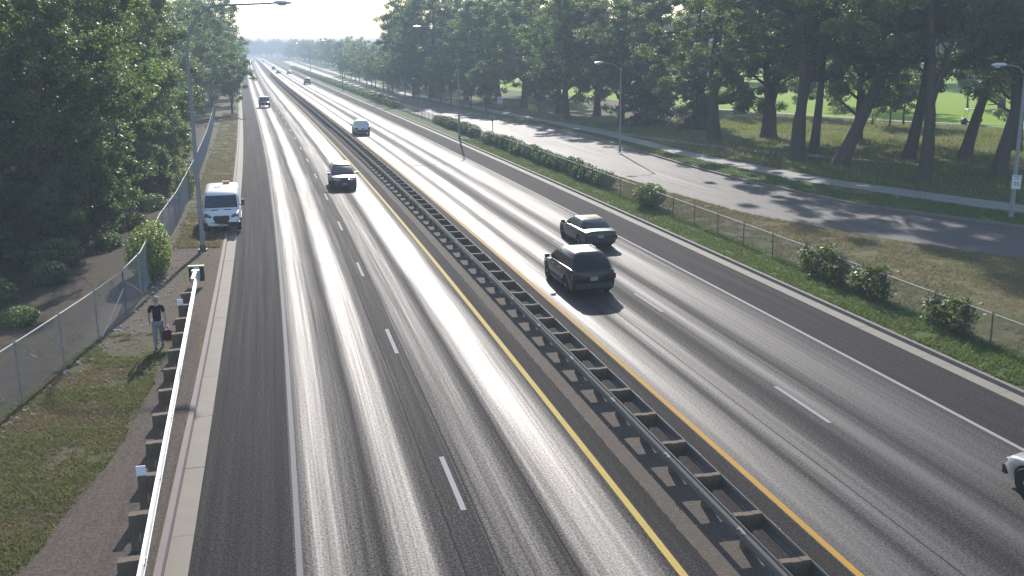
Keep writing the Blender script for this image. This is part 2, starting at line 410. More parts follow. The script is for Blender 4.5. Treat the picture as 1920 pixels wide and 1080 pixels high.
M['head'] = plain('clear_head_lens', (0.55, 0.57, 0.6), 0.12, 0.3, 0.7, 0.06, 12)
M['head_dark'] = plain('smoked_head_lens', (0.09, 0.095, 0.10), 0.15, 0.2, 0.6, 0.06, 12)
M['amber'] = plain('amber_beacon_lens', (0.62, 0.24, 0.10), 0.3, 0, 0.5, 0.08, 12)
def paint(name, col, metal=0.0, rough=0.35, cw=0.6, cr=0.22):
    k = NM(name); n1 = k.noise(1.5, 3, k.obj()); n2 = k.noise(40, 2, k.obj())
    c = k.mix(k.math('MULTIPLY', n1, 0.25), col, tuple(x * 0.75 for x in col))
    return k.done(k.bsdf(c, k.fmix(n2, rough * 0.9, rough * 1.1), metal, 0.12, None, cw, cr))
M['p_white'] = paint('white_vehicle_paint', (0.72, 0.73, 0.74))
M['p_black'] = paint('black_vehicle_paint', (0.006, 0.006, 0.008), 0.2, .35, .8, .3)
M['p_char'] = paint('charcoal_vehicle_paint', (0.03, 0.032, 0.036), 0.4, .35, .95, .3)
M['p_green'] = paint('dark_green_vehicle_paint', (0.010, 0.022, 0.019), 0.3, .35, .8, .3)
M['p_silver'] = paint('silver_vehicle_paint', (0.36, 0.38, 0.39), 0.6, 0.3)
M['p_pale'] = paint('pale_silver_paint', (0.70, 0.71, 0.70), 0.2, 0.35)
M['p_grey'] = paint('grey_vehicle_paint', (0.12, 0.125, 0.13), 0.4)
M['p_blue'] = paint('blue_vehicle_paint', (0.03, 0.045, 0.09), 0.3)
M['soft_top'] = plain('tan_cloth_roof', (0.50, 0.40, 0.24), 0.75, 0, 0.3, 0.1, 8)
M['interior'] = plain('pale_seat_fabric', (0.35, 0.36, 0.33), 0.8, 0, 0.3, 0.1, 8)
M['skin'] = plain('skin', (0.42, 0.25, 0.18), 0.55, 0, 0.4, 0.08, 20)
M['shirt'] = plain('black_cotton', (0.016, 0.016, 0.019), 0.9, 0, 0.2, 0.15, 20)
M['denim'] = plain('pale_denim', (0.19, 0.205, 0.225), 0.9, 0, 0.2, 0.15, 25)
M['shoe'] = plain('dark_shoe', (0.03, 0.026, 0.024), 0.7, 0, 0.3, 0.15, 20)
M['hair'] = plain('sun_highlit_hair', (0.24, 0.22, 0.20), 0.7, 0, 0.3, 0.25, 40)  # hair made paler overall to imitate sun on the top of the head
M['red_bag'] = plain('dark_red_canvas', (0.085, 0.012, 0.024), 0.8, 0, 0.3, 0.2, 14)
M['white_plastic'] = plain('white_plastic', (0.75, 0.75, 0.74), 0.35, 0, 0.5, 0.04, 10)
M['sealant'] = plain('dark_crack_sealant', (0.02, 0.018, 0.017), 1.0, 0, 0.05, 0.2, 4)

# ================================================================== SETTING
OA, LW, OD, RW = -0.1245, 3.5923, 10.3162, 3.6569        # fitted lane line offsets
OB, OC = OA + LW, OA + 2 * LW
OE, OF = OD + RW, OD + 2 * RW
G_L0, G_L1, K_L = -2.24, -2.70, -2.87                    # left gutter and kerb
G_R0, G_R1, K_R = 19.85, 20.33, 20.50
Y0, YF = 6.0, 1600.0
ZK = 0.13

# big plain to the horizon
me = strip_mesh('ground', [-80, 0, 60, 200, 800, 4500], [-3500] * 6, [4000] * 6, -1.6, 8)
tag(link('ground', me, None, M['g_plain']), kind='structure')

road_l = tag(strip('westbound_road', OA - 0.11, OC + 0.10, Y0, YF, 0.0, M['road_l'], ncol=4), kind='structure')
road_r = tag(strip('eastbound_road', OD - 0.10, OF + 0.10, Y0, YF, 0.0, M['road_r'], ncol=4), kind='structure')
tag(strip('left_shoulder', G_L0, OA - 0.11, Y0, YF, 0.0, M['shoulder'], ncol=2), kind='structure')
tag(strip('right_shoulder', OF + 0.10, G_R0, Y0, YF, 0.0, M['shoulder'], ncol=2), kind='structure')
tag(strip('median_shoulder_left', OC + 0.10, 7.70, Y0, YF, 0.0, M['shoulder']), kind='structure')
tag(strip('median_shoulder_right', 8.98, OD - 0.10, Y0, YF, 0.0, M['shoulder']), kind='structure')
# median soil, uneven edge
ys = np.concatenate([np.arange(Y0, 60, 0.16), ysamp(60, YF)])
le = xc(ys) + 7.68 + (RS.rand(len(ys)) - 0.5) * 0.045; re = xc(ys) + 9.0 + (RS.rand(len(ys)) - 0.5) * 0.04
tag(link('median_soil', strip_mesh('median_soil', ys, le, re, lambda x, y: 0.008, 3), None, M['soil']), kind='structure')

# painted lines
def line(off, y0, y1, wd, mat, parent, name): return strip(name, off - wd / 2, off + wd / 2, y0, y1, 0.004, mat, parent)
line(OA, Y0, 900, 0.12, M['faded_line'], road_l, 'edge_line')
line(OC, Y0, 900, 0.16, M['pale_yellow'], road_l, 'centre_line')
line(OD, Y0, 900, 0.15, M['yellow_line'], road_r, 'centre_line')
line(OF, Y0, 900, 0.13, M['white_line'], road_r, 'edge_line')
for off, s, par in ((OB, 21.975, road_l), (OE, 24.852, road_r)):
    far = MB()
    for i in range(-1, 40):
        yc = s + 12.19 * i
        if i < 22: line(off, yc - 1.55, yc + 1.55, 0.125, M['white_line'], par, 'lane_dash')
        else:
            x = float(xc(yc)) + off; far.add([(x - .06, yc - 1.5, .004), (x + .06, yc - 1.5, .004), (x + .06, yc + 1.5, .004), (x - .06, yc + 1.5, .004)], [(0, 1, 2, 3)])
    o = far.build('far_lane_dashes', M['white_line'], par); o['kind'] = 'stuff'
# tarred joints along the lanes
for off, par, y1 in ((3.0, road_l, 70), (3.72, road_l, 70), (5.15, road_l, 45), (12.25, road_r, 46)):
    y = np.arange(Y0, y1, 0.8); j = np.cumsum((RS.rand(len(y)) - .5) * 0.012); j -= j.mean()
    link('tar_joint', strip_mesh('tar_joint', y, xc(y) + off + j - .012, xc(y) + off + j + .012, 0.003), par, M['sealant'])

for i in range(5):
    y = 47 + i * 9.5 + RS.rand() * 3; par, a, b = ((road_l, OA + .2, OC - .2), (road_r, OD + .2, OF - .2))[i % 2]
    b = a + (b - a) * RS.uniform(.35, .6)
    xs = np.linspace(a, b, 14); yy = y + np.cumsum((RS.rand(14) - .5) * .12); t = .010 + .008 * RS.rand(14)
    mb = MB(); mb.add([(float(xc(y)) + x, v + q, .0025) for x, v, t_ in zip(xs, yy, t) for q in (-t_, t_)], [(2 * k, 2 * k + 2, 2 * k + 3, 2 * k + 1) for k in range(13)]); mb.build('tar_joint', M['sealant'], par)
# gutters: slabs one by one near the camera, joined beyond
def gutter(name, o0, o1, mat):
    root = tag(strip(name, o0, o1, 96, YF, 0.006, mat), kind='structure')
    y = Y0; first = None
    while y < 96:
        n = y + 3.66
        mb = MB(); a, b = float(xc(y)), float(xc(n - 0.02))
        dz = (RS.rand() - .5) * 0.006
        mb.rings([[(a + o0, y, -.1), (a + o1, y, -.1), (a + o1, y, .012 + dz), (a + o0, y, .004 + dz)],
                  [(b + o0, n - .02, -.1), (b + o1, n - .02, -.1), (b + o1, n - .02, .012 + dz), (b + o0, n - .02, .004 + dz)]])
        mb.build('gutter_slab', mat, root); y = n
    return root
gutter('left_gutter', G_L1, G_L0 - 0.004, M['concrete'])
gutter('right_gutter', G_R0 + 0.004, G_R1, M['concrete'])
tag(profile_run('left_kerb', [(G_L1 - .002, -.1), (G_L1 - .03, ZK), (K_L, ZK + .005), (K_L, -.1)], Y0, YF, M['kerb']), kind='structure')
tag(profile_run('right_kerb', [(G_R1 + .002, -.1), (G_R1 + .03, ZK), (K_R, ZK + .005), (K_R, -.1)], Y0, YF, M['kerb']), kind='structure')

# verges
def h_left(x, y):
    o = x - float(xc(y))
    h = ZK - 0.01 + 0.03 * math.sin(x * 1.7 + y * .6) * math.sin(y * .43)
    if o < -6.5: h -= min(1.2, (-6.5 - o) * 0.10)
    if o > -3.3: h = ZK - 0.008
    return h

def grid_sheet(name, ys, cols, z, mat):
    """cols: list of arrays of world x (one per column edge)"""
    vs = []; uvs = []; n = len(cols)
    for i, y in enumerate(ys):
        for c in cols:
            x = float(c[i]); vs.append((x, y, z(x, y) if callable(z) else z)); uvs.append((x - float(xc(y)), y))
    fs = [(i * n + c, i * n + c + 1, (i + 1) * n + c + 1, (i + 1) * n + c) for i in range(len(ys) - 1) for c in range(n - 1)]
    me = bpy.data.meshes.new(name); me.from_pydata(vs, [], fs); ul = me.uv_layers.new(name='UVMap')
    li = np.zeros(len(me.loops), np.int32); me.loops.foreach_get('vertex_index', li)
    ul.data.foreach_set('uv', np.asarray(uvs, np.float32)[li].ravel()); me.update()
    return tag(link(name, me, None, mat), kind='structure')
ys = np.concatenate([np.arange(Y0, 75, 1.0), ysamp(75, 900)])
offs = [-120, -60, -40, -28, -20, -16, -13, -11, -9.5, -8.5, -7.5, -6.8, -6.2, -5.6, -5.0, -4.5, -4.0, -3.6, -3.25, K_L]
grid_sheet('left_verge', ys, [xc(ys) + o for o in offs], h_left, M['g_left'])

# old asphalt path behind the left guardrail, ragged edge
ys = np.arange(Y0, 39.5, 0.3)
lx = np.interp(ys, [6, 18, 21.5, 26, 31, 35, 39.5], [-6.9, -5.8, -5.15, -4.5, -4.3, -4.05, -3.6])
lx = lx + 0.07 * np.sin(ys * 1.3) + 0.04 * np.sin(ys * 3.1 + 1) + (RS.rand(len(ys)) - .5) * .10
rx = np.interp(ys, [6, 30, 39.5], [-2.98, -3.02, -3.45]) + (RS.rand(len(ys)) - .5) * .04 + np.where(ys < 38, 0, (ys - 38) * -.1)
grid_sheet('gravel_path', ys, [lx * (1 - t) + rx * t for t in np.linspace(0, 1, 5)], lambda x, y: ZK + 0.02, M['path_asphalt'])

# right side: lush strip, dry grass, frontage road, far verge, footpath, meadow, fairway
FR_N = ([-10, 20, 33, 39.7, 46.5, 55.4, 63, 95.9, 113.4, 150, 230, 400, 900], [75, 47.5, 37.2, 33.0, 29.6, 26.6, 25.7, 23.6, 21.9, 18.9, 11.4, 13.2, 3.5])
fr_near = lambda y: np.interp(y, [-10, 20, 33, 39.7, 46.5, 55.4, 63, 95.9, 113.4, 150, 230, 320, 900], [75, 47.5, 37.2, 33.0, 29.6, 26.7, 25.8, 23.6, 21.9, 20.2, 16.6, 14.0, 3.5])
fr_far = lambda y: np.interp(y, [-10, 20, 33, 46.8, 56.6, 68.5, 80.3, 110.7, 119.4, 132.7, 229, 320, 900], [82, 58, 47.5, 38.7, 34.4, 32.9, 32.6, 33.2, 32.6, 29.9, 22.4, 20.5, 10])
pa_near = lambda y: np.interp(y, [-10, 20, 33, 42, 51.7, 58.3, 67.6, 86, 110.8, 134.6, 229, 320, 900], [96, 66, 53, 46.2, 41.2, 39.1, 36.4, 34.95, 34.9, 32.9, 25.0, 23.5, 13])
pa_wd = lambda y: np.interp(y, [0, 54, 73, 90, 140, 900], [3.2, 3.0, 2.5, 1.9, 2.2, 2.2])
pa_far = lambda y: pa_near(y) + pa_wd(y)
ysr = np.concatenate([np.arange(-8, 120, 1.5), ysamp(120, 900)])
fence_x = lambda y: xc(y) + 22.55
grid_sheet('right_grass_strip', ysr, [xc(ysr) + K_R, xc(ysr) + 20.8, xc(ysr) + 21.6, fence_x(ysr) + .25], lambda x, y: ZK - .005 + .03 * math.sin(x * 2 + y), M['g_lush'])
nfx = np.maximum(fr_near(ysr), fence_x(ysr) + 0.35)
grid_sheet('dry_grass_verge', ysr, [fence_x(ysr) + .25] + [(fence_x(ysr) + .25) * (1 - t) + nfx * t for t in (.33, .66, 1)], lambda x, y: ZK - .005 + .03 * math.sin(x * 1.3 + y * .7), M['g_dry'])
grid_sheet('frontage_road', ysr, [nfx * (1 - t) + fr_far(ysr) * t for t in np.linspace(0, 1, 5)], 0.10, M['frontage'])
def kerb_along(name, fx, y0, y1, wd, h):
    ys_ = ysr[(ysr >= y0) & (ysr <= y1)]; mb = MB()
    mb.rings([[(fx(y), y, -.1), (fx(y) + .02, y, h), (fx(y) + wd, y, h + .004), (fx(y) + wd, y, -.1)] for y in ys_])
    return tag(mb.build(name, M['kerb']), kind='structure')
kerb_along('frontage_kerb', lambda y: float(fr_far(y)), -8, 500, 0.18, 0.24)
ff = fr_far(ysr) + .18
grid_sheet('far_verge', ysr, [ff * (1 - t) + pa_near(ysr) * t for t in np.linspace(0, 1, 4)], lambda x, y: 0.22, M['g_lush'])
# footpath as separate slabs where they can be told apart, one sheet beyond
fp = grid_sheet('footpath', ysr[ysr >= 130], [pa_near(ysr[ysr >= 130]), pa_far(ysr[ysr >= 130])], 0.235, M['footpath'])
y = 24.0
while y < 130:
    n_ = min(130, y + (1.8 if y < 90 else 3.0)); g = .03
    a0, a1, b0, b1 = float(pa_near(y)), float(pa_far(y)), float(pa_near(n_)), float(pa_far(n_)); d = (RS.rand() - .5) * .012
    MB().rings([[(a0, y, .1), (a1, y, .1), (a1, y, .24 + d), (a0, y, .24 + d)], [(b0, n_ - g, .1), (b1, n_ - g, .1), (b1, n_ - g, .24 + d), (b0, n_ - g, .24 + d)]]).build('path_slab', M['footpath'], fp)
    y = n_
# side path that leaves the footpath towards the trees
bx = np.array([[33.6, 139], [35.2, 127], [37.2, 112], [38.7, 103], [40.4, 96], [42.6, 89], [45.5, 82], [49.5, 75]])
yb = np.linspace(75, 139, 24); bxx = np.interp(yb, bx[::-1, 1], bx[::-1, 0])
tag(link('side_path', strip_mesh('side_path', yb, bxx - .75, bxx + .75, .262, 1), None, M['footpath']), kind='structure')
mw = lambda y: np.interp(y, [0, 30, 60, 80, 105, 140, 250, 900], [110, 95, 88, 86, 80, 66, 48, 40])
def h_mead(x, y): return 0.23 + 0.10 * math.sin(x * .31 + y * .23) * math.sin(y * .19 - x * .11) * min(1, max(0, (x - float(pa_far(y))) / 4))
grid_sheet('meadow', ysr, [pa_far(ysr) + (mw(ysr) - pa_far(ysr)) * t for t in (0, .03, .1, .2, .32, .46, .62, .8, 1)], h_mead, M['g_meadow'])
grid_sheet('fairway', ysr, [mw(ysr), mw(ysr) + 12, mw(ysr) + 30, mw(ysr) + 70, mw(ysr) + 160, mw(ysr) + 400], lambda x, y: .22, M['g_fairway'])
cp = np.array([[60, 165], [66, 146], [71, 132.3], [76.6, 115.2], [80.4, 109.5], [84, 106.9], [95, 98], [120, 84]])
yc_ = np.linspace(84, 165, 30); cxx = np.interp(yc_, cp[::-1, 1], cp[::-1, 0])
tag(link('cart_path', strip_mesh('cart_path', yc_, cxx - .9, cxx + .9, .27, 1), None, M['footpath']), kind='structure')

# ================================================================== STREET FURNITURE
# ---- roadside guardrail (left)
def w_beam(path, side, z0=0.46, z1=0.79, depth=0.085):
    """W-section rail along a list of (x, y); side = +1 when the face looks to +x"""
    prof = []
    zs = np.linspace(z0, z1, 9); ds = [0.015, 0.0, .07, .085, .035, .085, .07, 0.0, .015]
    out = [(d * side, z) for d, z in zip(ds, zs)]; back = [((d - .012) * side - .0, z) for d, z in zip(ds[::-1], zs[::-1])]
    prof = out + back
    mb = MB(); mb.rings([[(x + o, y, z) for o, z in prof] for x, y in path]); return mb
rail_x = lambda y: float(np.interp(y, [5, 17.5, 28.6, 41.3, 44.5], [-2.62, -2.98, -3.36, -3.80, -3.92]))
gl = empty('guardrail', (rail_x(30), 30, ZK), 0, 'bright steel guardrail on square timber posts beside the left shoulder', 'guardrail')
gl_inv = Matrix.Translation((-rail_x(30), -30, -ZK))
def under(root, o):  # keep world placement when parenting to a moved root
    o.parent = root; o.matrix_parent_inverse = Matrix.Translation(-Vector(root.location)) if root.rotation_euler.z == 0 else (Matrix.Translation(root.location) @ Matrix.Rotation(root.rotation_euler.z, 4, 'Z')).inverted()
    return o
under(gl, w_beam([(rail_x(y), y) for y in np.arange(8, 43.6, 1.9)], 1, .60, .93).build('rail', M['galv'], None, 40))
for i in range(-4, 12):
    y = 18.01 + 1.955 * i
    if y > 41: break
    x = rail_x(y)
    p = under(gl, MB().box((x - .30, y, .46), (.17, .21, .92)).build('post', M['wood']))
    b = MB().box((x - .105, y, .72), (.215, .203, .42)).build('block', M['wood']); b.parent = p
    if i in (2, 10):
        d = MB().box((x - .31, y - .02, 1.02), (.20, .03, .24)).build('reflector', M['white_plate']); d.parent = p
tx, ty = rail_x(44), 44.2
t_ = under(gl, MB().box((tx - .02, ty - .25, .70), (.30, .62, .40)).build('end_terminal', M['galv']))
for s_ in (-1, 1):
    o = MB().box((tx - .02 + s_ * .21, ty + .02, .64), (.20, .08, .62), (0, 0, s_ * .25)).build('wing_plate', M['black_plate']); o.parent = t_
o = MB().box((tx - .02, ty + .06, .98), (.66, .20, .05)).build('top_plate', M['beige_plate']); o.parent = t_
o = MB().box((tx - .02, ty - 1.2, .76), (.14, 1.5, .24)).build('guide_chute', M['galv']); o.parent = t_

# ---- median guardrail, double sided
mgx = lambda y: float(xc(y)) + 8.68
gm = empty('median_guardrail', (mgx(30), 30, 0), 0, 'long double-sided steel guardrail on timber posts between the two carriageways', 'guardrail')
yr = np.concatenate([np.arange(8, 160, 3.91), ysamp(160, 900)])
under(gm, w_beam([(mgx(y) - .30, y) for y in yr], -1, .43, .76, .11).build('rail', M['dull_rail'], None, 40))
under(gm, w_beam([(mgx(y) + .30, y) for y in yr], 1, .43, .76, .11).build('rail', M['dull_rail'], None, 40))
pm = MB().box((0, 0, .38), (.20, .16, .78)).mesh('post'); pm.materials.append(M['wood'])
bmh = MB().box((0, 0, .60), (.195, .15, .36)).mesh('block'); bmh.materials.append(M['wood'])
far = MB()
for i in range(-3, 330):
    y = 15.38 + 1.955 * i; x = mgx(y)
    if i < 60:
        p = under(gm, link('post', pm)); p.location = (x, y, 0)
        for s_ in (-1, 1):
            b = link('block', bmh, p); b.location = (s_ * .20, 0, 0)
    elif y < 420: far.box((x, y, .4), (.58, .16, .74))
o = under(gm, far.build('far_posts', M['wood'])); o['kind'] = 'stuff'

# lapped rail joints with bolt heads
def laps(path_fn, side, z0, z1, depth, ys_, parent, mat):
    mb = MB()
    for y in ys_:
        t = w_beam([(path_fn(y - .16) + .004 * side, y - .16), (path_fn(y + .16) + .004 * side, y + .16)], side, z0 - .004, z1 + .004, depth); mb.add(t.v, t.f)
        for dy in (-.1, .1):
            for q in (.28, .72): mb.box((path_fn(y) + side * depth * .92, y + dy, z0 + (z1 - z0) * q), (.03, .03, .03))
    o = under(parent, mb.build('rail_joint', mat)); o['kind'] = 'stuff'
laps(rail_x, 1, .60, .93, .085, np.arange(10.2, 43, 3.91), gl, M['old_galv'])
laps(lambda y: mgx(y) - .30, -1, .43, .76, .11, np.arange(9, 90, 3.91), gm, M['dull_rail'])
laps(lambda y: mgx(y) + .30, 1, .43, .76, .11, np.arange(9, 90, 3.91), gm, M['dull_rail'])

# ---- chain-link fences
def chain_link(path, h, z0, pitch=0.085, r=0.0024):
    """woven wires as thin three-sided prisms along a polyline"""
    P = np.asarray(path, float); seg = np.hypot(*np.diff(P, axis=0).T); cum = np.concatenate([[0], np.cumsum(seg)]); L = cum[-1]
    def at(s): return np.stack([np.interp(s, cum, P[:, 0]), np.interp(s, cum, P[:, 1])], -1)
    out = []
    for sgn in (1, -1):
        s0 = np.arange(-h, L + h, pitch)
        a = s0.copy(); za = np.zeros_like(a); b = s0 + sgn * h; zb = np.full_like(a, h)
        lo, hi = np.minimum(a, b), np.maximum(a, b); keep = (hi > 0) & (lo < L); a, b, za, zb = a[keep], b[keep], za[keep], zb[keep]
        def clip(p, zp, q, zq):
            d = q - p; t = np.where(p < 0, (0 - p) / d, np.where(p > L, (L - p) / d, 0)); return p + d * t, zp + (zq - zp) * t
        a2, za2 = clip(a, za, b, zb); b2, zb2 = clip(b, zb, a, za)
        A = at(a2); B = at(b2)
        A = np.c_[A, za2 + z0]; B = np.c_[B, zb2 + z0]
        d = B - A; d /= np.linalg.norm(d, axis=1)[:, None] + 1e-9
        n1 = np.cross(d, [0, 0, 1.0]); n1 /= np.linalg.norm(n1, axis=1)[:, None] + 1e-9; n2 = np.cross(d, n1)
        offs_ = [(n1 * math.cos(t) + n2 * math.sin(t)) * r for t in (0, 2.094, 4.189)]
        for i in range(3):
            o0, o1 = offs_[i], offs_[(i + 1) % 3]
            out.append(np.stack([A + o0, A + o1, B + o1, B + o0], 1))
    return np.concatenate(out).reshape(-1, 3)
def chain_fence(name, path, h, z0, label, posts=3.0, post_r=.032, top=True, mids=(), mat=M['old_galv']):
    P = np.asarray(path, float)
    root = empty(name, (P[0, 0], P[0, 1], z0), 0, label, 'fence', 'chain-link fences')
    me = np_mesh('wire_mesh', chain_link(path, h - .06, z0 + .03), 4); o = under(root, link('wire_mesh', me, None, M['old_galv'])); o['kind'] = 'stuff'
    o = under(root, MB().tube([(x, y, z0 + h) for x, y in path], .022, 8).build('top_rail', M['fence_rail'], None, 40))
    seg = np.hypot(*np.diff(P, axis=0).T); cum = np.concatenate([[0], np.cumsum(seg)])
    n = max(1, round(cum[-1] / posts))
    for i in range(n + 1):
        s_ = cum[-1] * i / n; x, y = np.interp(s_, cum, P[:, 0]), np.interp(s_, cum, P[:, 1])
        q = under(root, MB().tube([(x, y, z0 - .2), (x, y, z0 + h + .02)], post_r, 8).tube([(x, y, z0 + h + .02), (x, y, z0 + h + .07)], [post_r * 1.2, post_r * .4], 8).build('post', mat, None, 40))
    return root
f1 = [(-9.0, 24.0), (-7.62, 31.0), (-6.85, 35.2), (-6.16, 39.5)]
fa = chain_fence('chain_link_fence', f1, 1.80, .08, 'grey chain-link fence in the lower left corner behind the walking person', 2.9)
under(fa, MB().tube([(-6.62, 36.6, .1), (-6.16, 39.5, 1.25)], .02, 6).build('brace_rail', M['galv']))
f2 = [(-6.16, 39.5), (-5.95, 43.0), (-6.1, 48.0), (-6.25, 53.5), (-6.22, 62.0), (-6.6, 80.0), (-7.35, 105.0), (-8.75, 139.0), (-10.2, 170)]
fb = chain_fence('chain_link_fence', f2, 1.85, .08, 'long grey chain-link fence running along the trees past the parked van', 3.0)
under(fb, MB().tube([(-6.12, 40.2, 1.3), (-5.95, 43.0, .2)], .02, 6).build('brace_rail', M['galv']))
f3 = [(float(xc(y)) + 22.55, y) for y in np.arange(22, 68, 3.05)]
f4 = [(float(xc(y)) + 22.6, y) for y in np.arange(67.75, 172, 3.05)]
chain_fence('chain_link_fence', f3, 1.10, .12, 'low chain-link fence on the right between mown grass and the dry verge', 3.05, .028, mat=M['dark_pole'])
chain_fence('chain_link_fence', f4, 1.10, .12, 'low chain-link fence hidden behind the clipped hedge on the right', 3.05, .028, mat=M['dark_pole'])

# ---- street lamps
def davit_lamp(loc, rz, label, H=12.0, arm=4.0, base_r=.125, group='street lamps'):
    r = empty('street_lamp', loc, rz, label, 'street lamp', group)
    rad = 2.3; hp = H - rad
    pts = [(0, 0, 0), (0, 0, hp * .5), (0, 0, hp)]; rr = [base_r, base_r * .82, base_r * .62]
    MB().tube(pts, rr, 12).build('pole', M['pole'], r, 40)
    MB().box((0, 0, .04), (.42, .42, .08)).tube([(0, 0, .08), (0, 0, .3)], [base_r * 1.35, base_r * 1.1], 12).build('base', M['dark_pole'], r)
    ap = [(rad * .75 * (1 - math.cos(a)), 0, hp + (rad - .05) * math.sin(a)) for a in np.linspace(0, math.pi / 2, 9)]
    ap += [(arm - .4, 0, H + .02), (arm, 0, H + .05)]
    MB().tube(ap, list(np.linspace(base_r * .6, .04, len(ap))), 10).build('arm', M['pole'], r, 40)
    h = MB().rings([[(arm + x, yy * s, H + .04 + zz * t) for yy, zz in ((-.16, 0), (-.13, .1), (0, .14), (.13, .1), (.16, 0), (.12, -.05), (-.12, -.05))] for x, s, t in ((-.1, .35, .6), (.1, 1, 1), (.5, 1, 1), (.75, .6, .6))]).build('lamp_head', M['lamp_head'], r, 40)
    MB().rings([[(arm + .3 + .22 * math.cos(t) * q, .11 * math.sin(t) * q, H - .012 - d) for t in np.linspace(0, 2 * math.pi, 10, endpoint=False)] for q, d in ((1, 0), (.85, .05), (.4, .075))]).build('lens', M['lamp_lens'], h, 40)
    MB().box((base_r + .012, 0, .8), (.02, .12, .3)).build('hand_hole', M['pole'], r)
    return r
davit_lamp((-4.23, 52.3, ZK), R(-4), 'tall grey curved-arm street lamp in front of the white parked van', 11.9, 4.3, .12)
davit_lamp((19.05, 111.7, ZK), R(180), 'curved-arm street lamp standing in the gap of the clipped hedge', 11.9, 4.0, .115)
davit_lamp((xo(21.3, 250), 250, ZK), R(180), 'far curved-arm street lamp in front of the row of street trees', 11.5, 4.0, .115)
davit_lamp((xo(21.3, 372), 372, ZK), R(180), 'farthest curved-arm street lamp beside the distant low hedge', 11.5, 4.0, .115)
def cobra_lamp(loc, rz, label, H, arm, rise, r0=.10, sign=False):
    r = empty('street_lamp', loc, rz, label, 'street lamp', 'street lamps')
    MB().tube([(0, 0, 0), (0, 0, H * .3), (0, 0, H)], [r0, r0 * .85, r0 * .62], 12).tube([(0, 0, H), (0, 0, H + .05)], [r0 * .7, r0 * .3], 12).build('pole', M['pole'], r, 40)
    MB().box((0, 0, .03), (.36, .36, .06)).build('base', M['dark_pole'], r)
    MB().tube([(0, 0, H - .25), (arm * .35, 0, H + rise * .62), (arm * .7, 0, H + rise * .92), (arm, 0, H + rise)], [.04, .036, .032, .03], 8).build('arm', M['pole'], r, 40)
    h = MB().rings([[(arm + x, yy * s, H + rise + zz * t) for yy, zz in ((-.17, 0), (-.13, .1), (0, .14), (.13, .1), (.17, 0), (.1, -.06), (-.1, -.06))] for x, s, t in ((-.08, .35, .6), (.15, .8, .9), (.5, 1, 1), (.75, .5, .5))]).build('lamp_head', M['lamp_head'], r, 40)
    MB().rings([[(arm + .45 + .2 * math.cos(t) * q, .12 * math.sin(t) * q, H + rise - .062 - d) for t in np.linspace(0, 2 * math.pi, 10, endpoint=False)] for q, d in ((1, 0), (.85, .05), (.4, .08))]).build('lens', M['lamp_lens'], h, 40)
    return r
cobra_lamp((30.63, 90.9, .22), R(180), 'slim street lamp on the grass between frontage road and footpath', 7.75, 1.75, .42)
lp4 = cobra_lamp((39.92, 49.4, .22), R(178), 'right-edge street lamp carrying a white speed limit sign', 8.15, 1.35, .30, .13)
cobra_lamp((24.0, 184.5, .2), R(180), 'short pole lamp with a white square head among the street trees', 4.3, .25, .05, .07)

def text_mesh(name, s, size, mat, parent, loc, rot):
    cu = bpy.data.curves.new(name, 'FONT'); cu.body = s; cu.size = size; cu.align_x = 'CENTER'; cu.align_y = 'CENTER'; cu.extrude = .0015
    tmp = bpy.data.objects.new('tmp', cu); C.objects.link(tmp); dg = bpy.context.evaluated_depsgraph_get()
    me = bpy.data.meshes.new_from_object(tmp.evaluated_get(dg)); bpy.data.objects.remove(tmp); me.materials.clear(); me.materials.append(mat)
    o = link(name, me, parent); o.location = loc; o.rotation_euler = rot; return o
def speed_sign(root, loc, rz, wd, ht, words=True):
    sp = MB().box((0, 0, 0), (wd, .012, ht)).build('sign_plate', M['sign_white'], root); sp.location = loc; sp.rotation_euler = (0, 0, rz)
    b = MB()
    for s_ in (-1, 1):
        b.box((s_ * (wd / 2 - .025), -.009, 0), (.012, .004, ht - .04)); b.box((0, -.009, s_ * (ht / 2 - .025)), (wd - .062, .004, .012))
    b.build('border', M['sign_black'], sp)
    if words:
        for t, sz, z in (('SPEED', .145, .29), ('LIMIT', .145, .16), ('35', .36, -.12)):
            text_mesh('lettering', t, sz * wd / .61, M['sign_black'], sp, (0, -.012, z * ht / .8), (R(90), 0, 0))
    return sp
lp4.rotation_euler = (0, 0, R(178))
speed_sign(lp4, (.05, .22, 2.05), R(178 - 28), .50, .80)
# white roadside sign beyond the frontage road
sg = empty('road_sign', (30.4, 143.5, .22), R(-10), 'white rectangular road sign on a post by the shaded footpath', 'road sign')
MB().box((0, .04, 1.4), (.06, .05, 2.8)).build('post', M['dark_pole'], sg)
p_ = MB().box((0, 0, 2.35), (.66, .015, .92)).build('sign_plate', M['sign_white'], sg)
MB().box((0, -.012, 2.45), (.22, .004, .24)).box((0, -.012, 2.13), (.22, .004, .15)).build('print', M['sign_grey'], p_)
def back_sign(loc, rz, label, hp, sz):
    r = empty('road_sign', loc, rz, label, 'road sign', 'signs seen from behind')
    MB().box((0, 0, hp / 2), (.07, .05, hp)).build('post', M['dark_pole'], r)
    MB().box((0, .035, hp - sz * .45), (sz * .72, .012, sz * .72), (0, R(45), 0)).build('sign_plate', M['sign_back'], r)
back_sign((22.35, 109.5, .12), R(6), 'grey back of a diamond road sign on a post by the hedge gap', 2.7, .85)
back_sign((xo(23.4, 151), 151, .12), R(10), 'small grey diamond sign back beside the shaded part of the frontage road', 2.6, .85)
for x, y, lb in ((29.6, 131.0, 'short dark bollard standing on the grass left of the staked sapling'),):
    b = tag(MB().tube([(x, y, .2), (x, y, 1.25), (x, y, 1.32)], [.13, .13, .06], 10).build('bollard', M['dark_pole'], None, 40), lb, 'bollard')

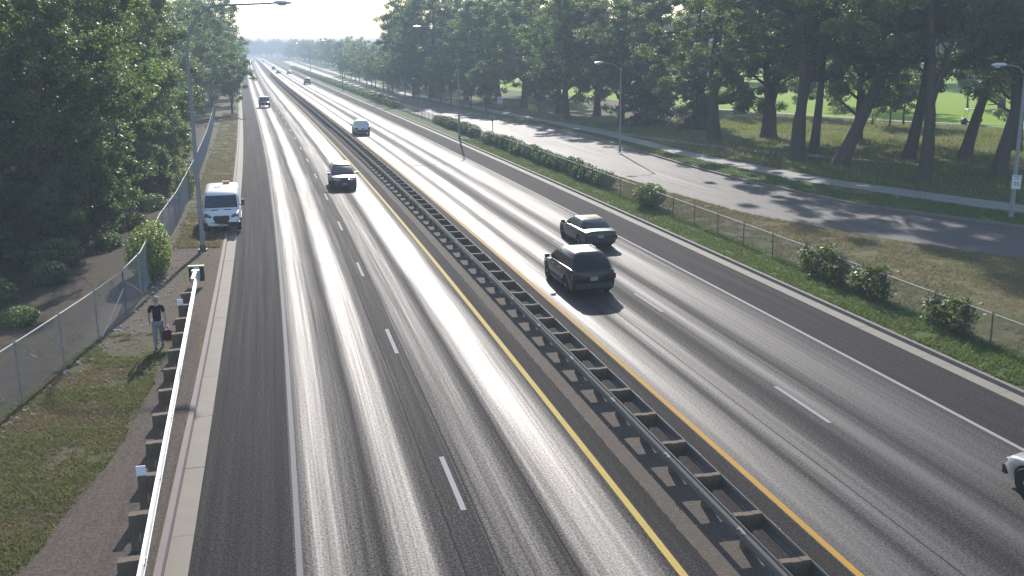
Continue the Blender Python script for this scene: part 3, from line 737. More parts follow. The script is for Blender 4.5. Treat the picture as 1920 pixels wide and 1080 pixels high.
# ================================================================== TREES
def leaf_cards(centres, rs, size, flat=0.35, aspect=0.62, droop=0.0, outward=None):
    n = len(centres)
    nrm = rs.normal(size=(n, 3)); nrm[:, 2] = np.abs(nrm[:, 2]) + flat
    if outward is not None: nrm += outward * 0.8
    nrm /= np.linalg.norm(nrm, axis=1)[:, None]
    t = rs.normal(size=(n, 3)); t[:, 2] -= droop
    t -= nrm * (t * nrm).sum(1)[:, None]; t /= np.linalg.norm(t, axis=1)[:, None] + 1e-9
    b = np.cross(nrm, t); s = size * (0.65 + 0.7 * rs.rand(n))[:, None]
    bend = nrm * s * 0.12
    return np.stack([centres - t * s * .5, centres + b * s * aspect * .5 - t * s * .05 + bend, centres + t * s * .5, centres - b * s * aspect * .5 - t * s * .05 + bend], 1).reshape(-1, 3)
def lump(dirs, rs_dirs, amps):
    v = np.ones(len(dirs))
    for d, a in zip(rs_dirs, amps): v += a * np.maximum(0, dirs @ d) ** 3
    return v
class TreeKind:
    """trunk mesh + crown mesh made once; things share them"""
    def __init__(s, seed, H, r0, cb, Rc, nleaf, leaf, mat, lean=(0, 0), fork=None, limbs=16, clusters=120, cl_r=.75, flat=.35, droop=0., open_=.15, top=.82, wob=.25, sides=9, zsq=1.0):
        rs = np.random.RandomState(seed)
        mb = MB(); stems = []
        lean = np.array([lean[0], lean[1], 0.0])
        def curve(p0, p1, n, w):
            t = np.linspace(0, 1, n)[:, None]; k = rs.normal(size=(1, 3)) * w; k[:, 2] *= .3
            k2 = rs.normal(size=(1, 3)) * w * .5
            return p0 * (1 - t) + p1 * t + k * np.sin(t * math.pi) + k2 * np.sin(t * 2 * math.pi)
        topz = H * top
        if fork:
            zf, prongs = fork
            base = curve(np.array([0, 0, -.15]), lean * zf + [0, 0, zf], 6, wob * .3)
            mb.tube(base, list(r0 * np.array([1.45, 1.08, .96, .9, .86, .6])), sides)
            base[-1] = base[-2] * .6 + base[-1] * .4
            for (dx, dy, rr) in prongs:
                e = lean * topz + np.array([dx, dy, topz]); c = curve(base[-1], e, 9, wob)
                mb.tube(c, list(np.linspace(r0 * rr, r0 * .12, 9)), sides); stems.append((c, r0 * rr))
        else:
            c = curve(np.array([0, 0, -.15]), lean * topz + [0, 0, topz], 11, wob)
            mb.tube(c, list(r0 * np.interp(np.linspace(0, 1, 11), [0, .05, .15, 1], [1.55, 1.15, 1, .12])), sides); stems.append((c, r0))
        zc = (cb + H) / 2; hz = (H - cb) / 2
        ld = rs.normal(size=(7, 3)); ld /= np.linalg.norm(ld, axis=1)[:, None]; la = rs.uniform(-.28, .38, 7)
        tips = []
        for i in range(limbs):
            c, rr = stems[i % len(stems)]; t = (i + .5) / limbs
            z0 = max(cb * .8, 0.12 * H) + (topz * .94 - max(cb * .8, .12 * H)) * t
            j = np.argmin(abs(c[:, 2] - z0)); p0 = c[j]
            az = i * 2.39996 + rs.rand() * .7
            u = (p0[2] + Rc * .35 - zc) / hz; ext = Rc * math.sqrt(max(.12, 1 - min(1, abs(u)) ** 2)) * rs.uniform(.75, 1.05)
            el = rs.uniform(.25, .9)
            d = np.array([math.cos(az) * math.cos(el), math.sin(az) * math.cos(el), math.sin(el) * .9 - droop * .5])
            p1 = p0 + d * ext
            lc = curve(p0, p1, 6, ext * .09); lr = max(.03, rr * .42 * (1 - t * .6))
            mb.tube(lc, list(np.linspace(lr, lr * .22, 6)), 6); tips.append(lc)
            for q in range(3):
                a = lc[2 + q]; d2 = d * .6 + rs.normal(size=3) * .55; sc = curve(a, a + d2 * ext * .42, 4, .1)
                mb.tube(sc, list(np.linspace(lr * .4, lr * .1, 4)), 5); tips.append(sc)
        s.trunk = mb.mesh('trunk', 60); s.trunk.materials.append(M['bark'])
        # clumps: along limbs and through the envelope, biased outward
        nb = int(clusters * .55); cen = []
        for i in range(nb):
            l = tips[rs.randint(len(tips))]; cen.append(l[rs.randint(len(l) // 2, len(l))] + rs.normal(size=3) * .35)
        k = clusters - nb
        d = rs.normal(size=(k, 3)); d /= np.linalg.norm(d, axis=1)[:, None]
        rad = (rs.uniform(open_, 1, k) ** .45) * lump(d, ld, la)
        e = d * rad[:, None] * np.array([Rc, Rc, hz * zsq]) * .9
        e += lean * zc + np.array([0, 0, zc]); cen = np.concatenate([np.array(cen), e])
        per = nleaf // len(cen); cr = cl_r * rs.uniform(.6, 1.3, len(cen)); crnd = rs.rand(len(cen))
        off = rs.normal(size=(len(cen), per, 3)); off /= np.linalg.norm(off, axis=2)[:, :, None]
        off *= (rs.rand(len(cen), per, 1) ** .5) * cr[:, None, None]; off[:, :, 2] *= .7
        L = (cen[:, None, :] + off).reshape(-1, 3); rnd = np.clip(np.repeat(crnd * .6, per) + rs.rand(len(L)) * .4, 0, 1)
        ok = L[:, 2] > .15; L = L[ok]; rnd = rnd[ok]; offn = off.reshape(-1, 3)[ok]
        offn = offn / (np.linalg.norm(offn, axis=1)[:, None] + 1e-6)
        s.crown = np_mesh('crown', leaf_cards(L, rs, leaf, flat, .66, droop, offn), 4, rnd); s.crown.materials.append(mat)
    def place(s, name, loc, label, group, rz=0, sc=1.0, cat='tree', sz=None):
        r = empty(name, loc, rz, label, cat, group); r.scale = (sc, sc, sz or sc)
        link('trunk', s.trunk, r); link('crown', s.crown, r); return r
def spruce(seed, H, Rb, z0, nper, leaf, mat):
    rs = np.random.RandomState(seed); k = TreeKind.__new__(TreeKind); mb = MB()
    mb.tube([(0, 0, -.1), (0, 0, H * .5), (0, 0, H)], [H * .018, H * .010, .02], 8); L = []; rn = []; z = z0; i = 0
    while z < H - .3:
        rr = Rb * (1 - (z - z0) / (H - z0)) ** .8 * rs.uniform(.8, 1.12) + .12
        for b in range(max(4, int(6 * rr / Rb + 4))):
            az = rs.rand() * 6.283; d = np.array([math.cos(az), math.sin(az), 0]); end = d * rr + [0, 0, -.28 * rr + .1]
            mb.tube([(0, 0, z), tuple(d * rr * .6 + [0, 0, z - .12 * rr]), tuple(end + [0, 0, z])], [.035, .02, .01], 4, False)
            n = max(6, int(nper * rr)); t = rs.rand(n) ** .7
            pts = d[None] * (rr * t)[:, None] + np.c_[np.zeros(n), np.zeros(n), z - .28 * rr * t ** 1.5] + rs.normal(size=(n, 3)) * np.array([.16, .16, .12]) * (.5 + rr / Rb)
            pts[:, 2] -= rs.rand(n) * .25; L.append(pts); rn.append(np.clip(rs.rand() * .6 + rs.rand(n) * .4, 0, 1))
        z += rs.uniform(.38, .6) * (H / 14); i += 1
    L = np.concatenate(L); k.trunk = mb.mesh('trunk', 60); k.trunk.materials.append(M['bark'])
    k.crown = np_mesh('crown', leaf_cards(L, rs, leaf, .2, .45, .5), 4, np.concatenate(rn)); k.crown.materials.append(mat); return k
def shrub(seed, rx, ry, h, n, leaf, mat, stems=7):
    rs = np.random.RandomState(seed); k = TreeKind.__new__(TreeKind); mb = MB()
    for i in range(stems):
        a = rs.rand() * 6.28; q = rs.uniform(.3, .8)
        mb.tube([(0, 0, -.05), (math.cos(a) * rx * q * .5, math.sin(a) * ry * q * .5, h * .45), (math.cos(a) * rx * q, math.sin(a) * ry * q, h * rs.uniform(.7, .95))], [.028, .02, .006], 5, False)
    d = rs.normal(size=(n, 3)); d /= np.linalg.norm(d, axis=1)[:, None]
    ld = rs.normal(size=(9, 3)); ld /= np.linalg.norm(ld, axis=1)[:, None]
    rad = (rs.uniform(.15, 1, n) ** .35) * lump(d, ld, rs.uniform(-.22, .28, 9))
    L = d * rad[:, None] * np.array([rx, ry, h * .52]) + [0, 0, h * .5]; L = L[L[:, 2] > .03]
    k.trunk = mb.mesh('stem', 60); k.trunk.materials.append(M['bark'])
    k.crown = np_mesh('foliage', leaf_cards(L, rs, leaf, .3, .7, 0, L * 0 + (L - [0, 0, h * .5]) / max(rx, h)), 4, rs.rand(len(L))); k.crown.materials.append(mat); return k
def place_shrub(k, name, loc, label, group, rz=0, sc=(1, 1, 1), cat='shrub'):
    r = empty(name, loc, rz, label, cat, group); r.scale = sc
    link('stem', k.trunk, r); link('foliage', k.crown, r); return r

ORD = ['nearest', 'second', 'third', 'fourth', 'fifth', 'sixth', 'seventh', 'eighth', 'ninth', 'tenth', 'eleventh', 'twelfth', 'thirteenth', 'fourteenth', 'fifteenth', 'sixteenth', 'seventeenth', 'eighteenth', 'nineteenth', 'twentieth',
       'twenty-first', 'twenty-second', 'twenty-third', 'twenty-fourth', 'twenty-fifth', 'twenty-sixth', 'twenty-seventh', 'twenty-eighth', 'twenty-ninth', 'thirtieth', 'thirty-first', 'thirty-second', 'thirty-third', 'thirty-fourth', 'thirty-fifth', 'thirty-sixth', 'thirty-seventh', 'thirty-eighth']
def nth(i): return 'nearest' if i == 0 else ORD[i] + ' nearest'

K_cotA = TreeKind(1, 19, .42, 1.2, 5.6, 40000, .20, M['leaf_cotton'], clusters=190, cl_r=.85, limbs=22)
K_cotB = TreeKind(2, 17, .36, .8, 5.0, 36000, .20, M['leaf_cotton'], clusters=170, cl_r=.8, limbs=20, wob=.5)
K_under = TreeKind(3, 6.5, .10, .2, 2.8, 11000, .2, M['leaf_cotton'], clusters=90, cl_r=.6, limbs=14)
K_elmA = TreeKind(4, 20, .5, 2.6, 6.8, 52000, .24, M['leaf_elm'], clusters=300, cl_r=.85, limbs=26, wob=.7)
K_elmB = TreeKind(5, 18, .42, 2.0, 6.2, 46000, .235, M['leaf_elm2'], clusters=270, cl_r=.8, limbs=24, wob=.6)
K_street = TreeKind(6, 9.5, .14, 2.3, 3.3, 11000, .25, M['leaf_elm'], clusters=100, cl_r=.65, limbs=16, wob=.12)
K_pale = TreeKind(7, 15, .45, .9, 5.8, 26000, .26, M['leaf_pale'], clusters=200, cl_r=.75, limbs=22, droop=.8, wob=.6)
K_far = TreeKind(8, 14, .3, .6, 5.4, 14000, .42, M['leaf_elm'], clusters=170, cl_r=1.2, limbs=14, sides=6)
K_spr = spruce(9, 20, 3.6, .4, 46, .34, M['leaf_spruce'])

# --- left wood behind the fence
left = [(K_cotA, -11.7, 65.5, .88, 'cottonwood leaning over the bush on the left fence'), (K_cotB, -11.6, 87, 1.0, 'cottonwood whose branches hang above the fence left of the lamp pole'), (K_cotA, -16.2, 83, 1.0, 'cottonwood between the front row and the deep left wood'),
        (K_cotB, -12.4, 57.5, .92, 'dark-trunked cottonwood at the left edge of the wood, nearest the camera'),
        (K_cotA, -17.5, 60, .9, 'cottonwood cut by the left picture edge at the front of the left wood'),
        (K_cotA, -14.0, 69, .95, 'broad cottonwood behind the nearest trunk of the left wood'),
        (K_cotB, -12.8, 79, .92, 'bright leafy cottonwood left of the tall near street lamp'),
        (K_cotA, -19.5, 77, 1.0, 'cottonwood deep in the left wood near the picture edge'),
        (K_cotB, -13.2, 91, 1.0, 'cottonwood beside the fence just behind the tall near street lamp'),
        (K_cotA, -20, 94, 1.05, 'tall cottonwood deep in the left wood behind the front row'),
        (K_cotA, -14.0, 106, 1.0, 'cottonwood beside the fence behind the parked van, middle of the wood'),
        (K_cotB, -15.5, 122, 1.05, 'cottonwood in the left wood where the fence fades into shade'),
        (K_cotA, -15.6, 140, 1.0, 'cottonwood behind the far end of the left fence'),
        (K_cotB, -13.5, 158, 1.05, 'cottonwood behind the small verge tree on the left'),
        (K_cotA, -13.2, 178, 1.1, 'cottonwood rising behind the leaning branches over the left shoulder'),
        (K_cotB, -12.6, 200, 1.25, 'cottonwood whose crown meets the white sky on the left'),
        (K_cotA, -13.2, 226, 1.3, 'far cottonwood whose branches reach over the left kerb'),
        (K_cotB, -14.6, 256, 1.3, 'far cottonwood in the left wood behind the boxy oncoming car'),
        (K_cotA, -18.5, 290, 1.0, 'farthest large cottonwood of the left wood')]
for i, (k, x, y, sc, lb) in enumerate(left):
    k.place('cottonwood_tree', (x, y, -.55), lb, 'cottonwoods of the left wood', i * 1.7, sc)
und = [(-12.2, 55), (-15.2, 52.5), (-18.5, 55), (-12.4, 63), (-12.6, 71), (-12.5, 83), (-12.6, 95), (-12.8, 108), (-13.2, 122), (-14, 138), (-13.6, 151), (-13.8, 166), (-22, 64), (-18, 68), (-10.9, 58.5), (-11.2, 66.5), (-11.0, 76), (-11.4, 88), (-16.5, 57), (-20, 58), (-14.5, 60), (-15, 76), (-24, 72), (-9.4, 75), (-9.7, 83), (-10.0, 93), (-10.4, 104)]
for i, (x, y) in enumerate(und):
    K_under.place('understorey_tree', (x, y, -.6), 'low bushy tree under the left wood, %s to the camera' % nth(i), 'understorey trees of the left wood', i * 2.1, .72 + .2 * ((i * 37) % 10) / 10)
K_street.place('verge_tree', (-7.45, 167, .1), 'small thin-trunked tree on the grass strip between left fence and kerb', None, .5, 1.0)
K_street.place('verge_tree', (-8.6, 196, .1), 'second small verge tree farther along the left kerb', None, 2.5, 1.1)
K_street.place('verge_tree', (-9.6, 222, .1), 'third and farthest small verge tree along the left kerb', None, 4.5, 1.15)

# --- street-tree row beside the frontage road
row_y = [154, 164, 175.4, 184, 193.9, 201, 208.5, 218, 229, 238.5, 250, 263, 274, 288, 303, 320, 338, 357, 377]
for i, y in enumerate(row_y):
    x = float(fr_far(y)) + 2.2 + .3 * math.sin(i * 2.1)
    K_street.place('street_tree', (x, y, .2), 'slim street tree in the row along the frontage road, %s to the camera' % nth(i), 'street trees along the frontage road', i * 1.3, .82 + .16 * ((i * 53) % 10) / 10)

# --- large trees of the park on the right, trunks as in the photograph
def park(x, y, label, **kw):
    kw.setdefault('mat', M['leaf_elm'])
    k = TreeKind(**kw); return k.place('park_tree', (x, y, .15), label, 'large trees of the park', 0)
park(43.6, 98.9, 'pale green drooping tree left of the wide twin trunk', seed=21, H=27, r0=.62, cb=1.6, Rc=9.6, nleaf=95000, leaf=.22, mat=M['leaf_pale'], droop=.9, clusters=320, cl_r=.75, limbs=24, wob=.5)
park(50.4, 100.5, 'thick twin-trunked tree behind the side path', seed=22, H=21, r0=.82, cb=5.2, Rc=7, nleaf=41600, leaf=0.246, fork=(3.6, [(-2.5, .5, .6), (3.0, .8, .62)]), clusters=190, cl_r=1.0, limbs=22)
park(42.7, 79.9, 'stout dark tree with flared trunk closest to the footpath bend', seed=23, H=25, r0=.66, cb=8.5, Rc=11, nleaf=84000, leaf=0.230, fork=(4.2, [(-1.2, .5, .62), (2.4, .2, .66)]), lean=(.05, 0), clusters=300, cl_r=1.05, limbs=26)
park(47.4, 85.4, 'slim straight tree between the flared trunk and the leaning trunk', seed=24, H=20, r0=.40, cb=7.5, Rc=4.8, nleaf=27200, leaf=0.230, clusters=130, cl_r=.9, limbs=16)
park(43.5, 74.4, 'tree with a long trunk leaning to the right', seed=25, H=20, r0=.52, cb=8.2, Rc=5.8, nleaf=32000, leaf=0.221, lean=(.50, .02), clusters=160, cl_r=.9, limbs=18, wob=.5)
park(51.6, 77.1, 'slender trunk standing behind the forked tree', seed=26, H=20, r0=.46, cb=8.5, Rc=5.2, nleaf=27200, leaf=0.230, lean=(.10, 0), clusters=130, cl_r=.9, limbs=16)
park(45.3, 65.5, 'forked dark tree with two upright stems near the right edge', seed=27, H=22, r0=.46, cb=8.5, Rc=9.0, nleaf=64000, leaf=0.205, fork=(6.0, [(-.8, .2, .75), (4.2, .6, .55)]), clusters=150, cl_r=.85, limbs=18)
park(56.5, 76.4, 'thin leaning tree in front of the golf cart', seed=28, H=18, r0=.46, cb=8.0, Rc=5.2, nleaf=27200, leaf=0.230, lean=(.34, .02), clusters=130, cl_r=.9, limbs=16)
park(51.8, 65.8, 'right-leaning forked tree beside the right-edge street lamp', seed=29, H=18, r0=.52, cb=5.5, Rc=5.4, nleaf=32000, leaf=0.205, lean=(.16, 0), fork=(5.2, [(-1.6, .3, .6), (2.6, .4, .66)]), clusters=150, cl_r=.85, limbs=18)
park(65.2, 81.0, 'reddish-lit tree behind the right-edge street lamp', seed=30, H=18, r0=.48, cb=6.0, Rc=5.4, nleaf=25600, leaf=0.246, clusters=120, cl_r=.95, limbs=14)
more = [(K_elmB, 40.5, 120, .95, 'elm directly behind the slim street lamp'), (K_elmA, 38.2, 136, .95, 'dense elm behind the staked sapling'), (K_elmA, 86, 150, 1.0, 'lone elm added far out on the fairway to cast shade'), (K_elmB, 100, 128, 1.0, 'elm added to shade the fairway behind the golf cart'), (K_elmA, 64, 150, .9, 'elm added to shade the fairway left of the young golf trees'),  # the three fairway elms are added to throw shadow bands on the grass
        (K_elmA, 58, 96, 1.0, 'tall elm over the meadow behind the forked tree'), (K_elmB, 66, 66, 1.05, 'elm at the right picture edge behind the leaning trees'), (K_elmA, 60, 56, .95, 'elm whose crown hangs into the upper right corner'),
        (K_elmB, 74, 92, 1.0, 'elm near the golf cart at the right picture edge'), (K_elmB, 40.8, 150, 1.0, 'dark elm behind the white road sign'), (K_elmA, 38.5, 163, 1.02, 'dense elm at the end of the shaded footpath'), (K_elmB, 44.0, 141, 1.05, 'elm left of the gap that shows the fairway'),
        (K_elmA, 47.0, 128, 1.0, 'elm right of the gap that shows the fairway'), (K_elmA, 35, 176, 1.0, 'elm rising behind the nearest street trees'), (K_elmB, 34.2, 192, 1.05, 'elm behind the middle of the street-tree row'), (K_elmA, 30.0, 206, 1.22, 'large elm whose crown rounds against the white sky'),
        (K_elmB, 28.8, 224, 1.36, 'elm behind the crown that meets the sky'), (K_elmA, 42, 200, 1.1, 'tall elm deep in the park behind the street trees'), (K_elmB, 46, 182, 1.05, 'tall elm deep in the park beside the gap')]
for i, (k, x, y, sc, lb) in enumerate(more): k.place('park_tree', (x, y, .1), lb, 'large trees of the park', i * 2.3 + .4, sc)
for i, (x, y, sc, lb) in enumerate([(44.6, 121, .95, 'tall dark spruce right of the slim street lamp'), (47.5, 113, .70, 'shorter spruce at the edge of the bright fairway')]):
    K_spr.place('spruce_tree', (x, y, .1), lb, 'spruces by the footpath', i * 1.9, sc)
for i, (x, y) in enumerate([(49.8, 207), (48.7, 196), (47.5, 186)]):
    K_elmB.place('park_tree', (x, y, .1), 'bare-trunked tree against the fairway gap, %s to the camera' % nth(2 - i), 'large trees of the park', i * 2.7 + 1, .95)
for i, (x, y, sc) in enumerate([(69.0, 110.7, .7), (69.9, 108.6, .62), (73.3, 110.9, .75), (101.3, 137.2, .9), (69.6, 128.3, .8)]):
    K_street.place('golf_tree', (x, y, .2), ['small golf course tree on the fairway, left one of the close pair', 'small golf course tree on the fairway, right one of the close pair', 'young golf course tree beside the forked trunk', 'distant golf course tree behind the golf cart', 'golf course tree seen beside the slim straight trunk'][i], 'trees standing on the golf course', i * 1.9, sc * 1.15)
# backdrop wood beyond the fairway
n_ = 0
for i in range(36):
    t = i / 35; x = 66 + 150 * t + RS.rand() * 5; y = 275 - 120 * t + RS.rand() * 24
    K_far.place('backdrop_tree', (x, y, .1), 'dark tree in the wood across the fairway, %s from the left' % ('first' if i == 0 else ORD[i]), 'wood across the fairway', i * 1.1, 1.15 + .3 * RS.rand())
# far trees along both sides towards the horizon
n_ = 0
for y in list(range(236, 430, 15)) + list(range(430, 1250, 34)):
    k = K_elmB if y < 330 else K_far
    x = float(fr_far(min(y, 900))) + 10 + RS.rand() * 7 if y < 900 else xo(40, y) + RS.rand() * 10
    lowr = np.interp(y, [236, 330, 420, 700, 1250], [.98, .78, .95, 1.12, 1.2])
    k.place('distant_tree', (x, y, 0), 'distant round tree of the far right wood, %s to the camera' % nth(n_), 'far right wood', y * .7, float(lowr) * RS.uniform(.85, 1.12)); n_ += 1
n_ = 0
for y in list(range(318, 560, 26)) + list(range(560, 1300, 52)):
    K_far.place('distant_tree', (xo(-9 - RS.rand() * 6, y), y, 0), 'distant tree beyond the left wood, %s to the camera' % nth(n_), 'far left wood', y * .3, RS.uniform(.95, 1.25)); n_ += 1
n_ = 0
for x in (-76, -68, -60, -52, -45, -38, -31, -24, -17, -9, -2, 6, 14, 22, 30):
    K_far.place('distant_tree', (x + RS.rand() * 4, 1420 + RS.rand() * 60, 0), 'hazy tree closing the end of the highway, %s from the left' % ('first' if n_ == 0 else ORD[n_]), 'trees at the end of the highway', x, RS.uniform(1.3, 1.75)); n_ += 1

# --- hedges, vines, bushes
K_h = [shrub(40 + i, .58, .92, 1.2, 1700, .11, M['leaf_hedge']) for i in range(3)]
n_ = 0
for a, b in ((69, 107.5), (112.5, 136)):
    y = a
    while y < b:
        place_shrub(K_h[n_ % 3], 'hedge_shrub', (xo(22.95 + .12 * math.sin(y), y), y, .1), 'shrub of the clipped hedge along the right fence, %s to the camera' % nth(n_), 'clipped hedge along the right fence', y * 2.1, (1, 1.05, 1.0 + .1 * math.sin(y * 3)))
        y += 1.75; n_ += 1
def low_hedge():
    rs = np.random.RandomState(61); n = 2600
    L = np.c_[rs.normal(size=n) * .45, rs.uniform(-7.5, 7.5, n), np.abs(rs.rand(n)) ** .7 * 1.15]
    me = np_mesh('foliage', leaf_cards(L, rs, .28, .3, .7), 4, rs.rand(n)); me.materials.append(M['leaf_hedge']); return me
lh = low_hedge()
for i, y in enumerate(list(range(180, 330, 16)) + list(range(330, 560, 22))):
    o = tag(link('low_hedge', lh), 'stretch of low dark hedge beside the far highway, %s to the camera' % nth(i), 'hedge', 'far low hedge'); o.location = (xo(23.0, y), y, .05); o.rotation_euler = (0, 0, -head(y)); o.scale = (1, 1.1 if y < 330 else 1.5, 1)
for i, (y, rx, h, lb) in enumerate([(59.3, 1.0, 1.55, 'bright green bush growing over the right fence beside the frontage road'), ]):
    place_shrub(shrub(70, .95, 1.3, 1.55, 2600, .13, M['leaf_vine']), 'fence_bush', (xo(22.55, y), y, .1), lb, 'bushes on the right fence')
def vine(seed, ln, h, n, drop):
    """leafy vine mass draped on a fence: pale leaves on top, thin stems below"""
    rs = np.random.RandomState(seed); k = TreeKind.__new__(TreeKind); mb = MB()
    for i in range(int(ln * 22)):
        y = rs.uniform(-ln / 2, ln / 2); mb.tube([(rs.normal() * .12, y, 0), (rs.normal() * .1, y + rs.normal() * .1, h * .5), (rs.normal() * .1, y + rs.normal() * .2, h)], [.011, .009, .005], 4, False)
    y = rs.uniform(-ln / 2, ln / 2, n); prof = 1 - .35 * np.abs(2 * y / ln) ** 2 + .12 * np.sin(y * 3.1 + seed)
    z = h * prof * (1 - rs.rand(n) ** 1.6 * drop); x = rs.normal(size=n) * (.16 + .16 * (z / h)) - .03
    k.trunk = mb.mesh('stem', 60); k.trunk.materials.append(M['bark'])
    k.crown = np_mesh('foliage', leaf_cards(np.c_[x, y, z], rs, .15, .8, .8), 4, rs.rand(n)); k.crown.materials.append(M['leaf_vine']); return k
for sd, y, ln, h, n, lb in ((71, 38.6, 3.6, 1.32, 1500, 'large leafy vine draped over the right fence, left of the small gap'), (72, 35.0, 2.2, 1.25, 1000, 'square leafy vine on the right fence, right of the small gap'), (73, 30.2, 2.3, 1.2, 1000, 'sparse vine clump on the right fence nearest the camera')):
    place_shrub(vine(sd, ln, h, n, .95), 'fence_vine', (xo(22.5, y), y, .12), lb, 'vines on the right fence', 0, cat='vine')
place_shrub(shrub(75, .95, 2.7, 2.2, 5200, .12, M['leaf_bush'], 12), 'fence_bush', (-6.05, 47.3, .05), 'bright green bush growing through the left fence behind the walking person', 'bushes on the left fence', 0)
place_shrub(shrub(76, .8, 1.6, 2.0, 1500, .14, M['leaf_vine'], 9), 'fence_bush', (-6.75, 72.5, .05), 'leafy bush hanging over the left fence beside the tall lamp pole', 'bushes on the left fence', 0)
K_w = [shrub(90 + i, .9, 1.0, 1.1, 1300, .15, M['leaf_cotton'], 6) for i in range(2)]
for i, (x, y, q) in enumerate([(-10.6, 48.5, 1.0), (-12.6, 45.5, 1.2), (-9.2, 55.5, .8), (-11.2, 52.5, 1.3), (-8.8, 62, .9), (-14.2, 48.5, 1.4), (-8.6, 68.5, 1.0), (-10.2, 41.0, .7)]):
    place_shrub(K_w[i % 2], 'undergrowth_shrub', (x, y, h_left(x, y) - .05), ['low undergrowth shrub in the shade behind the walking person', 'undergrowth shrub near the left picture edge in deep shade', 'small undergrowth shrub just left of the bright fence bush', 'larger undergrowth shrub under the nearest cottonwood', 'undergrowth shrub beside the fence past the bright bush', 'tallest undergrowth shrub at the left picture edge', 'undergrowth shrub beside the fence opposite the van', 'smallest undergrowth shrub on the bare shaded ground'][i], 'undergrowth behind the left fence', i * 1.4, (q, q, q * .9))
# staked sapling by the footpath
sp_ = empty('sapling', (30.9, 127.8, .2), 0, 'young staked sapling with a small round crown beside the footpath', 'sapling')
mb = MB().tube([(0, 0, 0), (.05, 0, 1.0), (.3, 0, 1.9)], [.03, .025, .015], 6); mb.build('trunk', M['bark'], sp_, 60)
for s_ in (-.45, .6): MB().tube([(s_, 0, 0), (s_, 0, 1.5)], .03, 6).build('stake', M['dark_pole'], sp_)
rs = np.random.RandomState(80); L = rs.normal(size=(420, 3)) * [.28, .28, .3] + [.35, 0, 2.05]
me = np_mesh('crown', leaf_cards(L, rs, .13), 4, rs.rand(420)); me.materials.append(M['leaf_pale']); link('crown', me, sp_)

# ================================================================== GROUND COVER
def blades(name, X, Y, Z, h, wd, mat, seed, lean=.35):
    rs = np.random.RandomState(seed); n = len(X); a = rs.rand(n) * 6.283; hh = h * (.5 + rs.rand(n)); ww = wd * (.6 + .8 * rs.rand(n))
    d = np.c_[np.cos(a), np.sin(a), np.zeros(n)]; b = np.c_[X, Y, Z]; tip = b + np.c_[rs.normal(size=n) * lean * hh, rs.normal(size=n) * lean * hh, hh]
    V = np.stack([b - d * ww[:, None] / 2, b + d * ww[:, None] / 2, tip], 1).reshape(-1, 3)
    me = np_mesh(name, V, 3, np.clip(rs.rand(n) * .7 + .3 * rs.rand(n), 0, 1)); me.materials.append(mat)
    return tag(link(name, me), kind='stuff')
def vnoise(x, y, s, seed):
    x = x / s + seed * 17.3; y = y / s + seed * 9.1; xi = np.floor(x).astype(int); yi = np.floor(y).astype(int); fx = x - xi; fy = y - yi
    fx = fx * fx * (3 - 2 * fx); fy = fy * fy * (3 - 2 * fy)
    hsh = lambda a, b: (np.sin(a * 127.1 + b * 311.7 + seed) * 43758.5453) % 1
    return (hsh(xi, yi) * (1 - fx) + hsh(xi + 1, yi) * fx) * (1 - fy) + (hsh(xi, yi + 1) * (1 - fx) + hsh(xi + 1, yi + 1) * fx) * fy
def scatter(n, x0, x1, y0, y1, seed, keep, dens=1.0, zfun=None, yp=1.0):
    rs = np.random.RandomState(seed); y = y0 + (y1 - y0) * rs.rand(n) ** yp; a = x0(y) if callable(x0) else np.full(n, x0); b = x1(y) if callable(x1) else np.full(n, x1)
    x = a + (b - a) * rs.rand(n); m = keep(x, y, rs); return x[m], y[m]
vh_left = np.vectorize(h_left)
gl_x = lambda y: np.interp(y, [6, 18, 21.5, 26, 31, 35, 39.5], [-6.85, -5.75, -5.1, -4.45, -4.25, -4.0, -3.8])
def keep_l(x, y, rs):
    p = .42 * vnoise(x, y, 1.3, 1) + .33 * vnoise(x, y, .4, 2) + .25 * vnoise(x, y, .16, 13); lim = .22 + .34 * np.clip((y - 30.5) / 6, 0, 1)
    return p > lim + .16 * rs.rand(len(x))
x, y = scatter(120000, lambda y: np.interp(y, [14, 24, 31, 35.2, 39.5], [-9.5, -9.3, -7.9, -7.1, -6.3]), gl_x, 14, 37, 3, keep_l, yp=1.0)
pk = vnoise(x, y, 1.7, 12) * .7 + vnoise(x, y, .5, 15) * .3 + .3 * RS.rand(len(x)) > .56
blades('verge_grass', x[~pk], y[~pk], vh_left(x[~pk], y[~pk]), .075, .026, M['blade_olive'], 5, .9)
blades('verge_grass', x[pk], y[pk], vh_left(x[pk], y[pk]), .05, .028, M['blade_dry'], 55, .9)
x, y = scatter(22000, lambda y: xc(y) - 5.3, lambda y: xc(y) - 3.0, 53, 170, 4, lambda x, y, rs: vnoise(x, y, .9, 3) > .3, yp=1.5)
blades('verge_grass', x, y, vh_left(x, y), .10, .05, M['blade_dry'], 6, .6)
x, y = scatter(5000, -15, lambda y: np.interp(y, [24, 40, 60, 110], [-9, -6.8, -6.7, -7.8]), 26, 110, 8, lambda x, y, rs: vnoise(x, y, 1.8, 4) > .5, yp=1.3)
blades('verge_grass', x, y, vh_left(x, y), .18, .05, M['blade_green'], 7, .6)
x, y = scatter(70000, lambda y: xc(y) + K_R + .02, lambda y: xc(y) + 22.9, 20, 110, 9, lambda x, y, rs: vnoise(x, y, .5, 5) > .22, yp=1.7)
blades('mown_grass', x, y, np.full(len(x), ZK), .085, .04, M['blade_green'], 10, .7)
x, y = scatter(95000, lambda y: fence_x(y) + .3, lambda y: fr_near(y) - .05, 26, 95, 11, lambda x, y, rs: vnoise(x, y, .9, 6) * .6 + vnoise(x, y, .3, 14) * .4 > .36, yp=1.5)
blades('dry_grass', x, y, np.full(len(x), ZK), .08, .045, M['blade_dry'], 12, .8)
